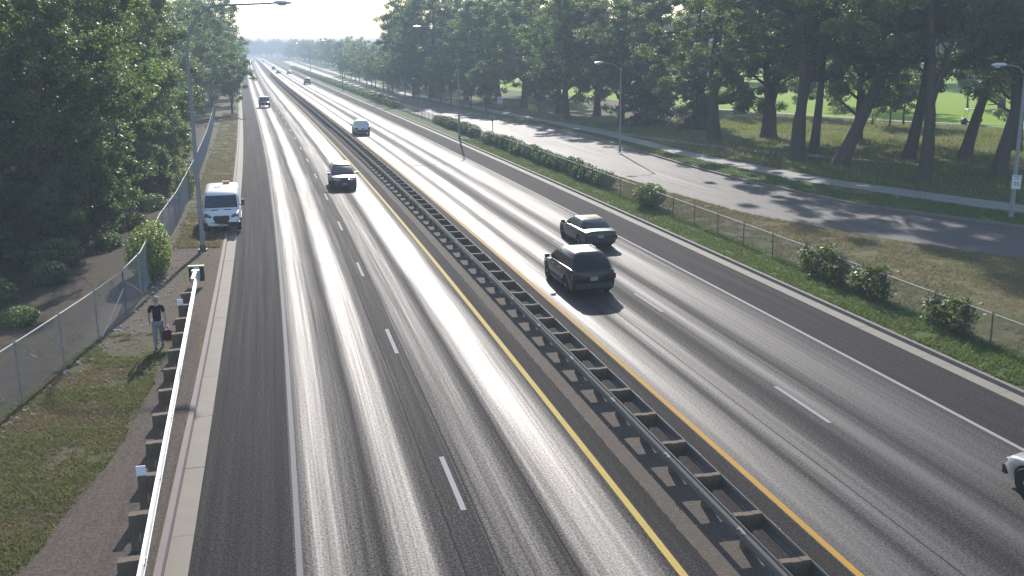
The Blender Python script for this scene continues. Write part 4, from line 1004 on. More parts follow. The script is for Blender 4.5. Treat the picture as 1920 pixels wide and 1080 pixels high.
x, y = scatter(30000, lambda y: fr_far(y) + .2, lambda y: pa_near(y) - .02, 30, 135, 13, lambda x, y, rs: vnoise(x, y, .9, 7) > .25, yp=1.2)
blades('mown_grass', x, y, np.full(len(x), .22), .10, .06, M['blade_green'], 14, .6)
def keep_m(x, y, rs): return (vnoise(x, y, 2.2, 8) + .5 * vnoise(x, y, .7, 9) > .42 + .3 * rs.rand(len(x)))
x, y = scatter(120000, lambda y: pa_far(y) + .25, lambda y: mw(y) - 2 + 0 * y, 44, 128, 15, keep_m, yp=1.3)
blades('tall_meadow_grass', x, y, np.full(len(x), .2), .30, .07, M['blade_meadow'], 16, .3)
# litter stones and trampled leaves along the left fence
def stones(name, X, Y, Z, size, seed, mat):
    rs = np.random.RandomState(seed); mb = MB()
    for x, y, z in zip(X, Y, Z):
        s = size * rs.uniform(.4, 1.3); a = rs.rand() * 6.28; n = 6
        r1 = [(x + s * math.cos(a + t) * rs.uniform(.7, 1.2), y + s * math.sin(a + t) * rs.uniform(.6, 1.0), z - .01) for t in np.linspace(0, 6.283, n, endpoint=False)]
        r2 = [(x + (p[0] - x) * .6, y + (p[1] - y) * .6, z + s * rs.uniform(.4, .9)) for p in r1]
        mb.rings([r1, r2])
    return tag(mb.build(name, mat), kind='stuff')
fy = RS.uniform(25, 120, 420) ** 1.0; fy = 25 + 95 * RS.rand(420) ** 1.7
fx = np.interp(fy, [24, 31, 35.2, 39.5, 43, 53, 62, 80, 105, 139], [-9, -7.62, -6.85, -6.16, -5.95, -6.2, -6.2, -6.6, -7.35, -8.75]) + np.abs(RS.normal(size=420)) * .38 + .12
stones('litter_stones', fx, fy, vh_left(fx, fy), .065, 31, M['stone'])
px = RS.uniform(-6.0, -3.7, 260); py = RS.uniform(28, 54, 260)
stones('litter_stones', px, py, vh_left(px, py) + .01, .045, 32, M['stone'])
px = np.r_[RS.uniform(7.8, 8.95, 60)]; py = RS.uniform(14, 45, 60)
stones('median_pebbles', px + xc(py), py, np.full(60, .01), .02, 33, M['stone'])

# ================================================================== VEHICLES
def lathe_y(mb, cx, cyc, cz, prof, n=20):
    """profile of (x offset, radius) turned about an axis parallel to x"""
    mb.rings([[(cx + px, cyc + r * math.cos(2 * math.pi * k / n), cz + r * math.sin(2 * math.pi * k / n)) for k in range(n)] for px, r in prof]); return mb
def section(y, zb, zt, wd, crown=.03, tuck=.06, rc=.09):
    """body cross-section ring at y: half width wd, from zb to zt, rounded shoulders"""
    h = zt - zb; p = [(0, zb), (wd - .16, zb), (wd - tuck, zb + .06), (wd - .015, zb + h * .35), (wd, zb + h * .62), (wd - .03, zt - rc * .75), (wd - .055, zt - rc * .3), (wd - .055 - rc, zt), (wd * .5, zt + crown * .8), (0, zt + crown)]
    r = [(x, y, z) for x, z in p] + [(-x, y, z) for x, z in p[-2:0:-1]]
    return r
def bilerp(q, u, v): return (q[0] * (1 - u) + q[1] * u) * (1 - v) + (q[3] * (1 - u) + q[2] * u) * v
def subquad(q, u0, u1, v0, v1):
    q = [Vector(p) for p in q]; return [bilerp(q, u0, v0), bilerp(q, u1, v0), bilerp(q, u1, v1), bilerp(q, u0, v1)]
def make_car(name, label, cat, group, loc, rz, pm_, sp, stations, cabin, wheels, wr=.34, side_wins=((.05, .48), (.53, .95)), roof_mat=None, glass='glass', front='suv', rails=False, spoiler=False, plate_rear=True, cladding=True, simple=False):
    """sp: length/width; stations: (y, zb, zt, halfwidth); cabin: levels (z, yfront, yrear, wfront, wrear)"""
    r = empty(name, loc, rz, label, cat, group)
    L2 = sp[0] / 2; W2 = sp[1] / 2
    body = MB(); body.rings([section(*st) for st in stations]); bme = body.mesh('body', 38); bme.materials.append(pm_)
    bo = link('body', bme, r)
    if not simple:   # real wheel arches, cut out of the body
        cut = MB()
        for wy in wheels:
            for s_ in (-1, 1): lathe_y(cut, s_ * (W2 - .02), wy, wr, [(-.24, wr * 1.17), (.24, wr * 1.17)], 22)
        co = cut.build('tmp_cutter', M['black_trim']); md = bo.modifiers.new('b', 'BOOLEAN'); md.object = co; md.operation = 'DIFFERENCE'; md.solver = 'EXACT'
        if co.data.materials: pass
        dg = bpy.context.evaluated_depsgraph_get(); dg.update(); co.parent = r; dg.update()
        nm = bpy.data.meshes.new_from_object(bo.evaluated_get(bpy.context.evaluated_depsgraph_get())); bo.modifiers.clear(); bo.data = nm
        bpy.data.objects.remove(co); nm.set_sharp_from_angle(angle=R(38))
    # cabin shell
    def ring(z, yf, yr, wf, wr_, c=.10):
        return [(-wf + c, yf, z), (wf - c, yf, z), (wf, yf - c * 1.3, z), (wr_, yr + c * 1.1, z), (wr_ - c, yr, z), (-wr_ + c, yr, z), (-wr_, yr + c * 1.1, z), (-wf, yf - c * 1.3, z)]
    lv = [ring(*c) for c in cabin]; nl = len(lv)
    cb_ = MB(); cb_.rings(lv); co_ = cb_.build('cabin', pm_, r, 32)
    a, b = lv[0], lv[nl - 3 if nl > 3 else nl - 2]
    G = M[glass]
    def win(nm_, i, j, us, v0, v1, mat=G):
        q = [Vector(a[i]), Vector(a[j]), Vector(b[j]), Vector(b[i])]
        o = MB().panel(subquad(q, us[0], us[1], v0, v1), .012).build(nm_, mat, r); return o
    ws = win('windscreen', 1, 0, (.01, .99), .10, .97)
    win('rear_window', 5, 4, (.03, .97), .14, .93)
    for i, j in ((3, 2), (7, 6)):
        for us in side_wins:
            u = us if (i, j) == (3, 2) else (1 - us[1], 1 - us[0])
            win('side_window', i, j, u, .10, .92)
    if roof_mat is not None:
        top = [Vector(p) for p in lv[-1]]; MB().rings([[tuple(p + Vector((0, 0, .004))) for p in top], [tuple(p + Vector((0, 0, .018))) for p in top]]).build('roof', roof_mat, r)
    # wheels
    for wy in wheels:
        for s_ in (-1, 1):
            x = s_ * (W2 - .13)
            t = lathe_y(MB(), x, wy, wr, [(-.10, wr * .62), (-.11, wr * .9), (-.08, wr), (.08, wr), (.11, wr * .9), (.10, wr * .62)]).build('wheel', M['tyre'], r, 40)
            rm = lathe_y(MB(), x + s_ * .07, wy, wr, [(-.02, wr * .64), (.02, wr * .66), (.03, wr * .58), (.0, wr * .54)], 18)
            for k in range(5):
                an = k * 1.2566 + .3; rm.box((x + s_ * .085, wy + math.cos(an) * wr * .3, wr + math.sin(an) * wr * .3), (.025, wr * .56, wr * .14), (an, 0, 0))
            lathe_y(rm, x + s_ * .085, wy, wr, [(-.02, wr * .16), (.025, wr * .12)], 10); rm.build('rim', M['rim'], t)
    if simple: 
        MB().box((0, -L2 + .02, stations[0][2] - .12), (sp[1] * .82, .06, .10)).build('tail_light_strip', M['tail'], r)
        return r
    zf = [s_ for s_ in stations if s_[0] > L2 - .35][0]; zr = [s_ for s_ in stations if s_[0] < -L2 + .35][0]
    # lower cladding and bumpers
    if cladding:
        for s_ in (-1, 1): MB().box((s_ * (W2 - .035), (wheels[0] + wheels[1]) / 2, zr[1] + .10), (.06, wheels[0] - wheels[1] - wr * 2.5, .16)).build('sill', M['black_trim'], r)
    MB().box((0, L2 - .03, zf[1] + .12), (sp[1] * .80, .14, .20)).build('front_bumper', M['black_trim'], r)
    MB().box((0, -L2 + .03, zr[1] + .13), (sp[1] * .82, .14, .22)).build('rear_bumper', M['black_trim'], r)
    hf, hr = zf[2], zr[2]
    MB().box((0, L2 - .005, (zf[1] + hf) / 2 + .06), (sp[1] * .46, .08, (hf - zf[1]) * .34)).build('grille', M['black_trim'], r)
    for s_ in (-1, 1):
        MB().rings([[(s_ * (W2 - .40) + dx * .26 * q, L2 - .06 + e - abs(max(0, dx * s_)) * .10, hf - .13 + dz * .085 * q) for dx, dz in ((-1, -.6), (1, -.3), (1, .9), (-1, .5))] for e, q in ((-.12, 1), (.055, 1), (.075, .85))]).build('headlight', M['head'], r, 40)
        MB().rings([[(s_ * (W2 - .17) + dx * .13 * q, -L2 + .03 - e, hr - .17 + dz * .14 * q) for dx, dz in ((-1, -.8), (1, -.8), (1, .8), (-1, .8))] for e, q in ((-.1, 1), (.035, 1), (.05, .85))]).build('tail_light', M['tail'], r, 40)
        m_ = MB().rings([[(s_ * (W2 + .04) + s_ * dx, cabin[0][1] - .42 + dy, cabin[0][0] + .09 + dz) for dy, dz in ((-.06, -.07), (.07, -.06), (.07, .07), (-.06, .08))] for dx in (-.04, .03, .12, .16)]).box((s_ * (W2 - .02), cabin[0][1] - .40, cabin[0][0] + .03), (.16, .06, .04)).build('mirror', pm_, r, 40)
        for wy in (.35, -.55): MB().box((s_ * (W2 - .005), wy, stations[len(stations) // 2][2] - .16), (.03, .17, .03)).build('door_handle', M['chrome'], r)
    if plate_rear: MB().box((0, -L2 - .012, (zr[1] + hr) / 2 + .08), (.31, .02, .16)).build('number_plate', M['plate'], r)
    MB().box((0, L2 + .04, zf[1] + .24), (.31, .02, .14)).build('number_plate', M['plate'], r)
    if rails:
        for s_ in (-1, 1):
            yf, yr, wv, z = cabin[-1][1] - .1, cabin[-1][2] + .15, cabin[-1][3] - .02, cabin[-1][0]
            MB().tube([(s_ * wv, yf, z - .02), (s_ * wv, yf - .12, z + .06), (s_ * wv, yr + .12, z + .06), (s_ * wv, yr, z - .02)], .018, 6).build('roof_rail', M['chrome'], r)
    if spoiler: MB().box((0, cabin[-1][2] - .10, cabin[-1][0] - .03), (cabin[-1][4] * 1.75, .28, .04), (R(-6), 0, 0)).build('spoiler', pm_, r)
    for s_ in (-1, 1):
        wv = cabin[0][1] - .05; MB().tube([(s_ * .1, wv + .05, cabin[0][0] + .03), (s_ * .55, wv - .02, cabin[0][0] + .09)], .012, 4).build('wiper', M['black_trim'], r)
    return r

def suv_shape(L, W, H, belt=1.05, hood=1.0, zb=.24):
    l, w_ = L / 2, W / 2
    st = [(-l, zb + .14, belt - .10, w_ * .82), (-l + .06, zb + .06, belt - .02, w_ * .93), (-l + .35, zb, belt + .02, w_ * .985), (-l + 1.0, zb, belt + .02, w_), (0, zb, belt, w_), (l - 1.75, zb, belt - .02, w_), (l - 1.2, zb, hood, w_ * .99), (l - .6, zb, hood - .05, w_ * .97), (l - .22, zb, hood - .13, w_ * .92), (l - .06, zb + .04, hood - .24, w_ * .84), (l, zb + .14, hood - .36, w_ * .74)]
    cab = [(belt - .06, l - 1.05, -l + .10, w_ * .93, w_ * .90), (belt + (H - belt) * .5, l - 1.68, -l + .36, w_ * .83, w_ * .79), (H - .10, l - 2.15, -l + .66, w_ * .725, w_ * .68), (H - .03, l - 2.30, -l + .74, w_ * .66, w_ * .61), (H, l - 2.6, -l + 1.0, w_ * .50, w_ * .45)]
    return (L, W), st, cab, (l - .92, -l + .95)
def sedan_shape(L, W, H, belt=.95, hood=.90, zb=.20, fast=.0):
    l, w_ = L / 2, W / 2
    st = [(-l, zb + .16, belt - .16, w_ * .80), (-l + .07, zb + .06, belt - .03, w_ * .92), (-l + .35, zb, belt, w_ * .97), (-l + 1.0, zb, belt + .01, w_), (0, zb, belt, w_), (l - 1.75, zb, belt - .03, w_), (l - 1.1, zb, hood, w_ * .98), (l - .5, zb, hood - .10, w_ * .95), (l - .2, zb, hood - .18, w_ * .89), (l - .05, zb + .04, hood - .28, w_ * .80), (l, zb + .12, hood - .36, w_ * .70)]
    cab = [(belt - .06, l - 1.15, -l + .62, w_ * .91, w_ * .88), (belt + (H - belt) * .5, l - 1.75, -l + 1.0 - fast, w_ * .80, w_ * .76), (H - .08, l - 2.12, -l + 1.32, w_ * .71, w_ * .67), (H - .025, l - 2.25, -l + 1.42, w_ * .66, w_ * .62), (H, l - 2.5, -l + 1.65, w_ * .5, w_ * .46)]
    return (L, W), st, cab, (l - .88, -l + .98)
def along(off, Y): return (xo(off, Y), Y, 0.0), -head(Y)
TR = 'vehicles on the highway'
def car(shape, name, label, cat, off, Y, toward, paint_, **kw):
    loc, hz = along(off, Y); sp, st, cab, wh = shape
    return make_car(name, label, cat, TR, loc, hz + (math.pi if toward else 0), paint_, sp, st, cab, wh, **kw)

car(suv_shape(4.68, 1.86, 1.72), 'suv', 'charcoal SUV coming towards the camera in the lane beside the median', 'car', 5.0, 75.9, True, M['p_char'], rails=True, wr=.36)
car(suv_shape(4.75, 1.92, 1.75, 1.14), 'suv', 'black SUV with sunlit white-glaring roof driving away beside the median', 'car', 12.15, 40.7, False, M['p_black'], rails=True, spoiler=True, wr=.37, side_wins=((.03, .29), (.32, .66), (.69, .96)))
sh = sedan_shape(4.85, 1.80, 1.38, .94, .90)
car(sh, 'convertible_car', 'dark green two-door car with tan roof driving away in the outer lane', 'car', 15.55, 50.2, False, M['p_green'], roof_mat=M['soft_top'], spoiler=False, side_wins=((.05, .62), (.66, .93)), cladding=False, wr=.33)
car(suv_shape(4.55, 1.84, 1.70), 'suv', 'silver SUV driving away near the median, farther than the black SUV', 'car', 11.35, 123.2, False, M['p_pale'], wr=.36, rails=True)
# boxy four-wheel drive
Lj, Wj, Hj = 4.3, 1.88, 1.86
stj = [(-2.15, .50, 1.10, .86), (-2.05, .42, 1.14, .92), (-1.0, .40, 1.14, .94), (0.2, .40, 1.14, .94), (.7, .40, 1.12, .90), (1.2, .42, 1.10, .80), (1.9, .46, 1.06, .74), (2.08, .48, 1.04, .72), (2.15, .56, .98, .70)]
cbj = [(1.08, .72, -2.08, .88, .88), (1.5, .58, -2.05, .84, .84), (1.80, .48, -2.02, .80, .80), (1.85, .44, -2.0, .77, .77), (1.86, .3, -1.85, .65, .65)]
loc, hz = along(1.55, 185.6)
jp = make_car('off_road_car', 'boxy dark off-road car coming towards the camera in the outer left lane', 'car', TR, loc, hz + math.pi, M['p_black'], (Lj, Wj), stj, cbj, (1.42, -1.30), wr=.42, cladding=False)
for s_ in (-1, 1):
    for wy in (1.42, -1.30): MB().rings([[(s_ * .80 + dx, wy + .56 * math.cos(a), .42 + .56 * math.sin(a)) for dx in (-.14, .16)] [0:1][0:1] + [(s_ * .80 + .16, wy + .56 * math.cos(a), .42 + .56 * math.sin(a)), (s_ * .80 + .16, wy + .50 * math.cos(a), .42 + .50 * math.sin(a)), (s_ * .80 - .14, wy + .50 * math.cos(a), .42 + .50 * math.sin(a))] for a in np.linspace(.15, math.pi - .15, 9)]).build('fender', M['black_trim'], jp, 50)
# far traffic
car(suv_shape(5.2, 1.95, 1.85, 1.15), 'suv', 'grey SUV with bright roof, farthest of the outer-lane cars on the right road', 'car', 16.1, 303, False, M['p_grey'], simple=True)
car(sedan_shape(4.7, 1.8, 1.45), 'sedan_car', 'far dark sedan in the outer right lane beside two other distant cars', 'car', 16.2, 431, False, M['p_black'], simple=True)
car(sedan_shape(4.7, 1.8, 1.45), 'sedan_car', 'far dark sedan in the inner right lane, larger of two', 'car', 12.4, 444, False, M['p_grey'], simple=True)
car(suv_shape(4.6, 1.85, 1.7), 'suv', 'tiny far dark car in the inner right lane ahead of the pair', 'car', 12.5, 527, False, M['p_black'], simple=True)
car(sedan_shape(4.7, 1.8, 1.45), 'sedan_car', 'tiniest dark car on the right road near its vanishing point', 'car', 12.2, 860, False, M['p_black'], simple=True)
car(sedan_shape(4.7, 1.8, 1.45), 'sedan_car', 'tiny oncoming silver car near the vanishing point, outer left lane', 'car', 1.6, 820, True, M['p_silver'], simple=True)
car(suv_shape(4.7, 1.85, 1.75), 'suv', 'tiny oncoming dark car near the vanishing point, inner left lane', 'car', 5.2, 900, True, M['p_char'], simple=True)
# white sedan entering at the right edge
car(sedan_shape(4.8, 1.84, 1.46, .98), 'sedan_car', 'silver sedan cut off by the right picture edge, only its front corner showing', 'car', 16.6, 16.55, False, M['p_silver'], cladding=False)

# ---- parked white van
van = empty('parked_van', (-3.62, 60.2, .06), math.pi + R(1.5), 'white high-roofed van with amber roof beacon parked half on the kerb', 'van', None)
L, W, H = 5.6, 2.06, 2.62
stv = [(-2.8, .42, 1.30, .98), (-2.75, .36, 1.34, 1.02), (-1.5, .32, 1.34, 1.03), (0, .32, 1.34, 1.03), (1.2, .32, 1.34, 1.03), (1.75, .32, 1.28, 1.02), (2.2, .33, 1.17, .99), (2.5, .34, 1.06, .94), (2.68, .36, .95, .88), (2.78, .40, .84, .80), (2.8, .46, .74, .74)]
bv = MB(); bv.rings([section(y, a, b, c, .04, .05, .12) for y, a, b, c in stv]); bo = link('body', bv.mesh('body', 38), van); bo.data.materials.append(M['p_white'])
cut = MB()
for wy in (1.85, -1.75):
    for s_ in (-1, 1): lathe_y(cut, s_ * 1.0, wy, .36, [(-.26, .44), (.26, .44)], 22)
co = cut.build('tmp_cutter', M['black_trim'], van); md = bo.modifiers.new('b', 'BOOLEAN'); md.object = co; md.operation = 'DIFFERENCE'; md.solver = 'EXACT'
bpy.context.view_layer.update()
nm = bpy.data.meshes.new_from_object(bo.evaluated_get(bpy.context.evaluated_depsgraph_get())); bo.modifiers.clear(); bo.data = nm; bpy.data.objects.remove(co); nm.set_sharp_from_angle(angle=R(38))
def vring(z, yf, yr, wf, wr_, c=.14): return [(-wf + c, yf, z), (wf - c, yf, z), (wf, yf - c * 1.2, z), (wr_, yr + c, z), (wr_ - c, yr, z), (-wr_ + c, yr, z), (-wr_, yr + c, z), (-wf, yf - c * 1.2, z)]
lv = [vring(1.24, 2.05, -2.78, .98, 1.01), vring(1.52, 1.74, -2.77, .955, .99), vring(1.90, 1.36, -2.74, .91, .95), vring(2.06, 1.06, -2.70, .87, .91), vring(2.13, .75, -2.62, .80, .84), vring(2.17, .35, -2.45, .66, .70)]
cbm = MB().rings(lv); cbm.build('cabin', M['p_white'], van, 40)
a, b = lv[0], lv[2]
def vwin(nm_, A, B, i, j, u0, u1, v0, v1, mat=M['van_glass']): return MB().panel(subquad([Vector(A[i]), Vector(A[j]), Vector(B[j]), Vector(B[i])], u0, u1, v0, v1), .014).build(nm_, mat, van)
wsv = vwin('windscreen', lv[0], lv[2], 1, 0, -.04, 1.04, .12, 1.02)
for q in ((3, 2, .80, .99), (7, 6, .01, .20)): vwin('side_window', lv[0], lv[2], q[0], q[1], q[2], q[3], .14, .95)
vwin('rear_window', lv[0], lv[2], 5, 4, .06, .46, .2, .95); vwin('rear_window', lv[0], lv[2], 5, 4, .54, .94, .2, .95)
# steering wheel and paper visible through the glass, set on the pane's inside face as pale shapes
for wy in (1.85, -1.75):
    for s_ in (-1, 1):
        x = s_ * .90; t = lathe_y(MB(), x, wy, .36, [(-.11, .22), (-.12, .32), (-.09, .36), (.09, .36), (.12, .32), (.11, .22)]).build('wheel', M['tyre'], van, 40)
        lathe_y(MB(), x + s_ * .07, wy, .36, [(-.02, .23), (.02, .235), (.035, .17), (.03, .07), (.05, .05)], 18).build('rim', M['rim'], t)
MB().rings([[(dx * .46 * q, 2.775 + e - (abs(dx) - .6) * .05, .80 + dz * .17 * q) for dx, dz in ((-1, .1), (-.75, -1), (.75, -1), (1, .1), (.82, 1), (-.82, 1))] for e, q in ((-.15, 1.1), (.035, 1.0), (.045, .92))]).build('grille', M['black_trim'], van, 30)
MB().rings([[(dx * .92 * q, 2.74 + e - abs(dx) * .10, .50 + dz * .13) for dx, dz in ((-1, .9), (-.95, -1), (.95, -1), (1, .9), (.5, 1), (-.5, 1))] for e, q in ((-.25, 1.06), (.10, 1.06), (.15, .96))]).build('front_bumper', M['black_trim'], van, 30)
for s_ in (-1, 1):
    MB().rings([[(s_ * (.70 + dx * .17 * q), 2.60 + e - (dx + 1) * .05, .93 + dz * .13 * q) for dx, dz in ((-1, -.9), (.9, -.7), (1, .7), (.4, 1), (-1, .1))] for e, q in ((-.2, 1), (.145, 1), (.17, .85))]).build('headlight', M['head_dark'], van, 40)
    MB().rings([[(s_ * (.70 + dx * .20 * q), 2.585 + e - (dx + 1) * .05, .93 + dz * .16 * q) for dx, dz in ((-1, -.9), (.9, -.7), (1, .7), (.4, 1), (-1, .1))] for e, q in ((-.2, 1), (.125, 1), (.14, .95))]).build('light_surround', M['black_trim'], van, 40)
    MB().box((s_ * 1.17, 1.50, 1.52), (.17, .12, .34)).box((s_ * 1.06, 1.46, 1.40), (.16, .07, .06)).build('mirror', M['black_trim'], van)
    MB().box((s_ * 1.035, .0, .58), (.03, 2.6, .12)).build('side_moulding', M['black_trim'], van)
    MB().box((s_ * .93, -2.78, 1.5), (.10, .08, .42)).build('tail_light', M['tail'], van)
    MB().box((s_ * .33, 2.15, 1.215), (.40, .09, .03), (R(-22), 0, 0)).build('bonnet_vent', M['black_trim'], van)
MB().box((0, 2.90, .50), (.31, .03, .15)).build('number_plate', M['plate'], van)
MB().box((-.25, -1.9, 2.28), (.44, .22, .09)).box((-.25, -1.9, 2.20), (.36, .16, .08)).build('beacon', M['amber'], van)
MB().box((.18, -.45, 2.18), (.40, .34, .05)).build('roof_vent', M['black_trim'], van)
MB().box((0, 1.95, 1.37), (1.55, .05, .03)).build('scuttle', M['black_trim'], van)

# ---- golf cart
gc = empty('golf_cart', (80.7, 108.4, .25), R(70), 'golf cart with a pale roof on the path behind the thin leaning tree', 'golf cart')
MB().rings([section(y, z0, z1, w_, .02, .04, .06) for y, z0, z1, w_ in ((-1.15, .35, .75, .5), (-1.0, .28, .85, .58), (-.2, .28, .62, .6), (.45, .25, .42, .6), (.7, .28, .80, .56), (1.0, .30, .78, .5), (1.15, .38, .6, .42))]).build('body', M['p_black'], gc, 40)
MB().box((0, -.35, .78), (1.05, .5, .14)).box((0, -.62, 1.02), (1.05, .12, .5), (R(-10), 0, 0)).build('seat', M['white_plastic'], gc)
MB().rings([[(x * q, y * q - .1, z) for x, y in ((-.6, -.9), (.6, -.9), (.6, .8), (-.6, .8))] for z, q in ((1.78, 1), (1.84, 1), (1.88, .9))]).build('roof', M['white_plastic'], gc)
for s_ in (-1, 1):
    MB().tube([(s_ * .52, .72, .75), (s_ * .52, .52, 1.8)], .02, 6).build('roof_post', M['dark_pole'], gc); MB().tube([(s_ * .52, -.95, .8), (s_ * .52, -.85, 1.8)], .02, 6).build('roof_post', M['dark_pole'], gc)
    for wy in (.8, -.72): lathe_y(MB(), s_ * .5, wy, .23, [(-.09, .12), (-.1, .2), (-.06, .23), (.06, .23), (.1, .2), (.09, .12)], 14).build('wheel', M['tyre'], gc, 40)

# ================================================================== PERSON
def skin_mesh(name, joints, bones, root, sub=2):
    """joints: name -> (x, y, z, radius x, radius y)"""
    bm = bmesh.new(); sl = bm.verts.layers.skin.verify(); vv = {}
    for k, (x, y, z, rx, ry) in joints.items():
        v = bm.verts.new((x, y, z)); v[sl].radius = (rx, ry); v[sl].use_root = (k == root); vv[k] = v
    for a_, b_ in bones: bm.edges.new((vv[a_], vv[b_]))
    me_ = bpy.data.meshes.new(name); bm.to_mesh(me_); bm.free()
    o = bpy.data.objects.new(name, me_); C.objects.link(o)
    m1 = o.modifiers.new('s', 'SKIN'); m1.use_smooth_shade = True; m1.branch_smoothing = .3
    m2 = o.modifiers.new('u', 'SUBSURF'); m2.levels = sub; m2.render_levels = sub
    bpy.context.view_layer.update()
    res = bpy.data.meshes.new_from_object(o.evaluated_get(bpy.context.evaluated_depsgraph_get()))
    bpy.data.objects.remove(o); res.polygons.foreach_set('use_smooth', [True] * len(res.polygons)); return res
pr = empty('person', (-4.47, 34.75, ZK + .03), R(4), 'person in black T-shirt and pale jeans walking away with a dark red bag', 'person')
J = {'pelvis': (0, 0, .93, .135, .105), 'waist': (0, .01, 1.07, .125, .095), 'chest': (0, .02, 1.28, .155, .105), 'neckb': (0, .02, 1.45, .085, .07), 'neck': (0, .03, 1.51, .052, .055), 'head1': (0, .045, 1.60, .074, .088), 'head2': (0, .05, 1.69, .066, .08)}
B = [('pelvis', 'waist'), ('waist', 'chest'), ('chest', 'neckb'), ('neckb', 'neck'), ('neck', 'head1'), ('head1', 'head2')]
for s_, n_ in ((-1, 'l'), (1, 'r')):
    st = .16 * s_   # stride: right foot ahead (+y), left foot behind
    J.update({'sh' + n_: (s_ * .185, .02, 1.42, .062, .06), 'el' + n_: (s_ * .255, -.05 - st * .3, 1.14, .042, .042), 'wr' + n_: (s_ * .265, .04 - st * .9, .90, .030, .026), 'pa' + n_: (s_ * .262, .055 - st, .83, .036, .022),
              'hip' + n_: (s_ * .09, 0, .88, .092, .095), 'kn' + n_: (s_ * .098, .05 + st * .75, .50, .060, .062), 'an' + n_: (s_ * .10, -.02 + st * (1.25 if s_ > 0 else 1.5), .105 if s_ > 0 else .14, .040, .042), 'to' + n_: (s_ * .115, .12 + st * (1.25 if s_ > 0 else 1.5), .045, .042, .030)})
    B += [('neckb', 'sh' + n_), ('sh' + n_, 'el' + n_), ('el' + n_, 'wr' + n_), ('wr' + n_, 'pa' + n_), ('pelvis', 'hip' + n_), ('hip' + n_, 'kn' + n_), ('kn' + n_, 'an' + n_), ('an' + n_, 'to' + n_)]
    for f in range(4):
        fxo = -.024 + .016 * f; p = J['pa' + n_]; ln = (.06, .072, .068, .052)[f]
        J['f%d' % f + n_] = (p[0] - s_ * .006, p[1] + fxo, p[2] - .045, .0085, .0085); J['g%d' % f + n_] = (p[0] - s_ * .018, p[1] + fxo, p[2] - .045 - ln * .55, .008, .008); J['h%d' % f + n_] = (p[0] - s_ * .040, p[1] + fxo, p[2] - .045 - ln * .75, .0075, .0075)
        B += [('pa' + n_, 'f%d' % f + n_), ('f%d' % f + n_, 'g%d' % f + n_), ('g%d' % f + n_, 'h%d' % f + n_)]
    p = J['wr' + n_]; q = J['pa' + n_]
    J['t1' + n_] = (q[0] - s_ * .02, q[1] + .034, q[2] + .01, .0105, .0105); J['t2' + n_] = (q[0] - s_ * .034, q[1] + .046, q[2] - .035, .009, .009); B += [('pa' + n_, 't1' + n_), ('t1' + n_, 't2' + n_)]
body_o = link('body', skin_mesh('body', J, B, 'pelvis'), pr); body_o.data.materials.clear(); body_o.data.materials.append(M['skin'])
def grow(keys, d): return {k: (J[k][0], J[k][1], J[k][2], J[k][3] + d, J[k][4] + d) for k in keys}
sk_ = grow(['waist', 'chest', 'neckb', 'shl', 'shr'], .022); sk_['hem'] = (0, .0, .93, .165, .135); sk_['neckb'] = (0, .02, 1.45, .09, .08)
for s_, n_ in ((-1, 'l'), (1, 'r')):
    a_, b_ = J['sh' + n_], J['el' + n_]; sk_['sl' + n_] = tuple(a_[i] * .3 + b_[i] * .7 for i in range(3)) + (.066, .066)
so = link('shirt', skin_mesh('shirt', sk_, [('hem', 'waist'), ('waist', 'chest'), ('chest', 'neckb'), ('neckb', 'shl'), ('neckb', 'shr'), ('shl', 'sll'), ('shr', 'slr')], 'waist'), pr); so.data.materials.clear(); so.data.materials.append(M['shirt'])
tk = grow(['pelvis', 'hipl', 'hipr', 'knl', 'knr', 'anl', 'anr'], .022); tk['pelvis'] = (0, 0, .93, .152, .122)
to = link('trousers', skin_mesh('trousers', tk, [('pelvis', 'hipl'), ('hipl', 'knl'), ('knl', 'anl'), ('pelvis', 'hipr'), ('hipr', 'knr'), ('knr', 'anr')], 'pelvis'), pr); to.data.materials.clear(); to.data.materials.append(M['denim'])
for n_ in 'lr':
    a_, t_ = J['an' + n_], J['to' + n_]
    sh_ = {'h': (a_[0], a_[1] - .05, .05, .045, .04), 'm': (a_[0], a_[1] + .05, .055, .05, .045), 't': (t_[0], t_[1] + .06, .04, .045, .032)}
    o = link('shoe', skin_mesh('shoe', sh_, [('h', 'm'), ('m', 't')], 'm', 1), pr); o.data.materials.clear(); o.data.materials.append(M['shoe'])
hr = MB().rings([[(.088 * q * math.cos(t), .045 + .105 * q * math.sin(t) - d, z) for t in np.linspace(0, 6.283, 14, endpoint=False)] for z, q, d in ((1.60, .90, .012), (1.66, 1.0, .008), (1.72, .95, .004), (1.765, .72, 0), (1.785, .35, 0))]).build('hair', M['hair'], pr, 60)
for s_ in (-1, 1):
    MB().rings([[(s_ * (.076 + d), .045 + .022 * q * math.cos(t), 1.64 + .035 * q * math.sin(t)) for t in np.linspace(0, 6.283, 8, endpoint=False)] for d, q in ((0, 1), (.014, .8))]).build('ear', M['skin'], pr, 60)
    MB().rings([[(s_ * .03 + .011 * q * math.cos(t), .128 + d, 1.655 + .008 * q * math.sin(t)) for t in np.linspace(0, 6.283, 8, endpoint=False)] for d, q in ((0, 1), (.008, .5))]).build('eye', M['shoe'], pr)
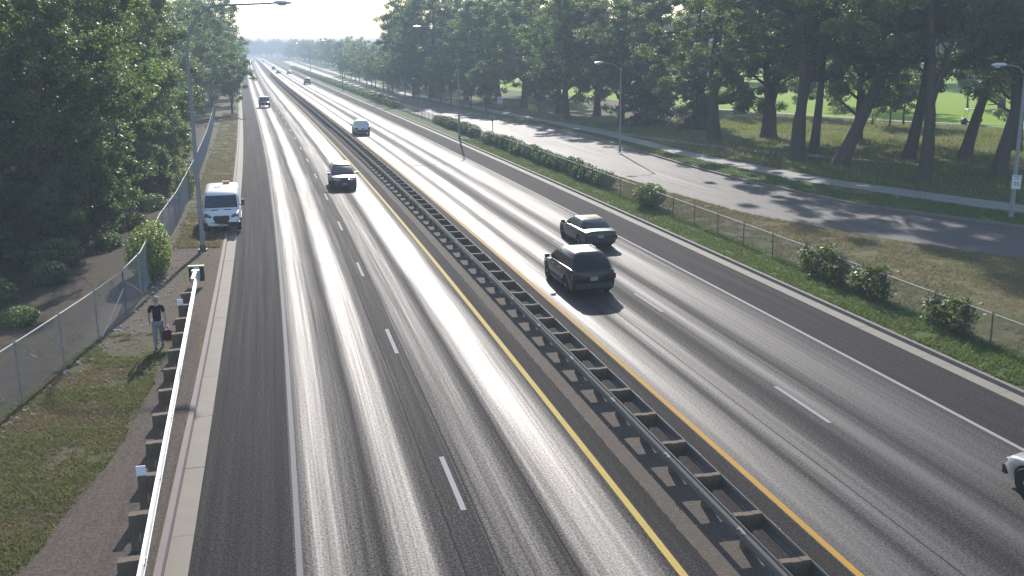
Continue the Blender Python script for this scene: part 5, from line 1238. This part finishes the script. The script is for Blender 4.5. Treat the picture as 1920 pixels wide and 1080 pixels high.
MB().rings([[(.016 * q * dx, .128 + d, 1.60 + z + dz * .014) for dx, dz in ((-1, -1), (1, -1), (.5, 1), (-.5, 1))] for d, q, z in ((0, 1, 0), (.024, .6, -.004))]).build('nose', M['skin'], pr)
MB().box((0, .128, 1.565), (.045, .012, .010)).build('mouth', M['red_bag'], pr)
# bag carried in the right hand, with a white bottle on top
m4 = pr.matrix_basis
hand = m4 @ Vector((J['par'][0] - .012, J['par'][1], J['par'][2] - .085))
bag = empty('bag', (hand.x + .02, hand.y, hand.z - .46), R(10), 'dark red soft bag hanging from the walking person\'s right hand', 'bag')
MB().rings([[(.16 * q * math.copysign(abs(math.cos(t)) ** .6, math.cos(t)), .09 * q2 * math.copysign(abs(math.sin(t)) ** .6, math.sin(t)), z) for t in np.linspace(0.2, 6.483, 14, endpoint=False)] for z, q, q2 in ((0, .85, .8), (.03, 1, 1), (.2, 1.02, 1.05), (.32, .95, .9), (.345, .8, .5))]).build('pouch', M['red_bag'], bag, 40)
for s_ in (-.03, .03): MB().tube([(-.09, s_, .33), (-.06, s_ * .8, .41), (0, s_ * .3, .455), (.06, s_ * .8, .41), (.09, s_, .33)], .009, 6).build('handle', M['shoe'], bag)
bt = empty('bottle', (hand.x + .09, hand.y + .04, hand.z - .17), 0, 'small white bottle standing up out of the dark red bag', 'bottle')
MB().rings([[(r_ * math.cos(t), r_ * math.sin(t), z) for t in np.linspace(0, 6.283, 12, endpoint=False)] for z, r_ in ((-.06, .04), (.10, .042), (.13, .03), (.15, .018), (.17, .018))]).build('flask', M['white_plastic'], bt, 40)
MB().rings([[(r_ * math.cos(t), r_ * math.sin(t), z) for t in np.linspace(0, 6.283, 10, endpoint=False)] for z, r_ in ((.17, .022), (.20, .02))]).build('cap', M['white_plastic'], bt, 40)

# ================================================================== HAZE
hz_ = NM('thin_haze'); v = hz_.t.nodes.new('ShaderNodeVolumePrincipled'); v.inputs['Color'].default_value = (.72, .86, 1, 1); v.inputs['Density'].default_value = 0.00100; v.inputs['Anisotropy'].default_value = .0
hz_.t.links.new(v.outputs[0], hz_.out.inputs['Volume'])
hb = MB().box((250, 2250, 17), (8000, 4900, 40)).build('haze', hz_.m); tag(hb, kind='stuff')
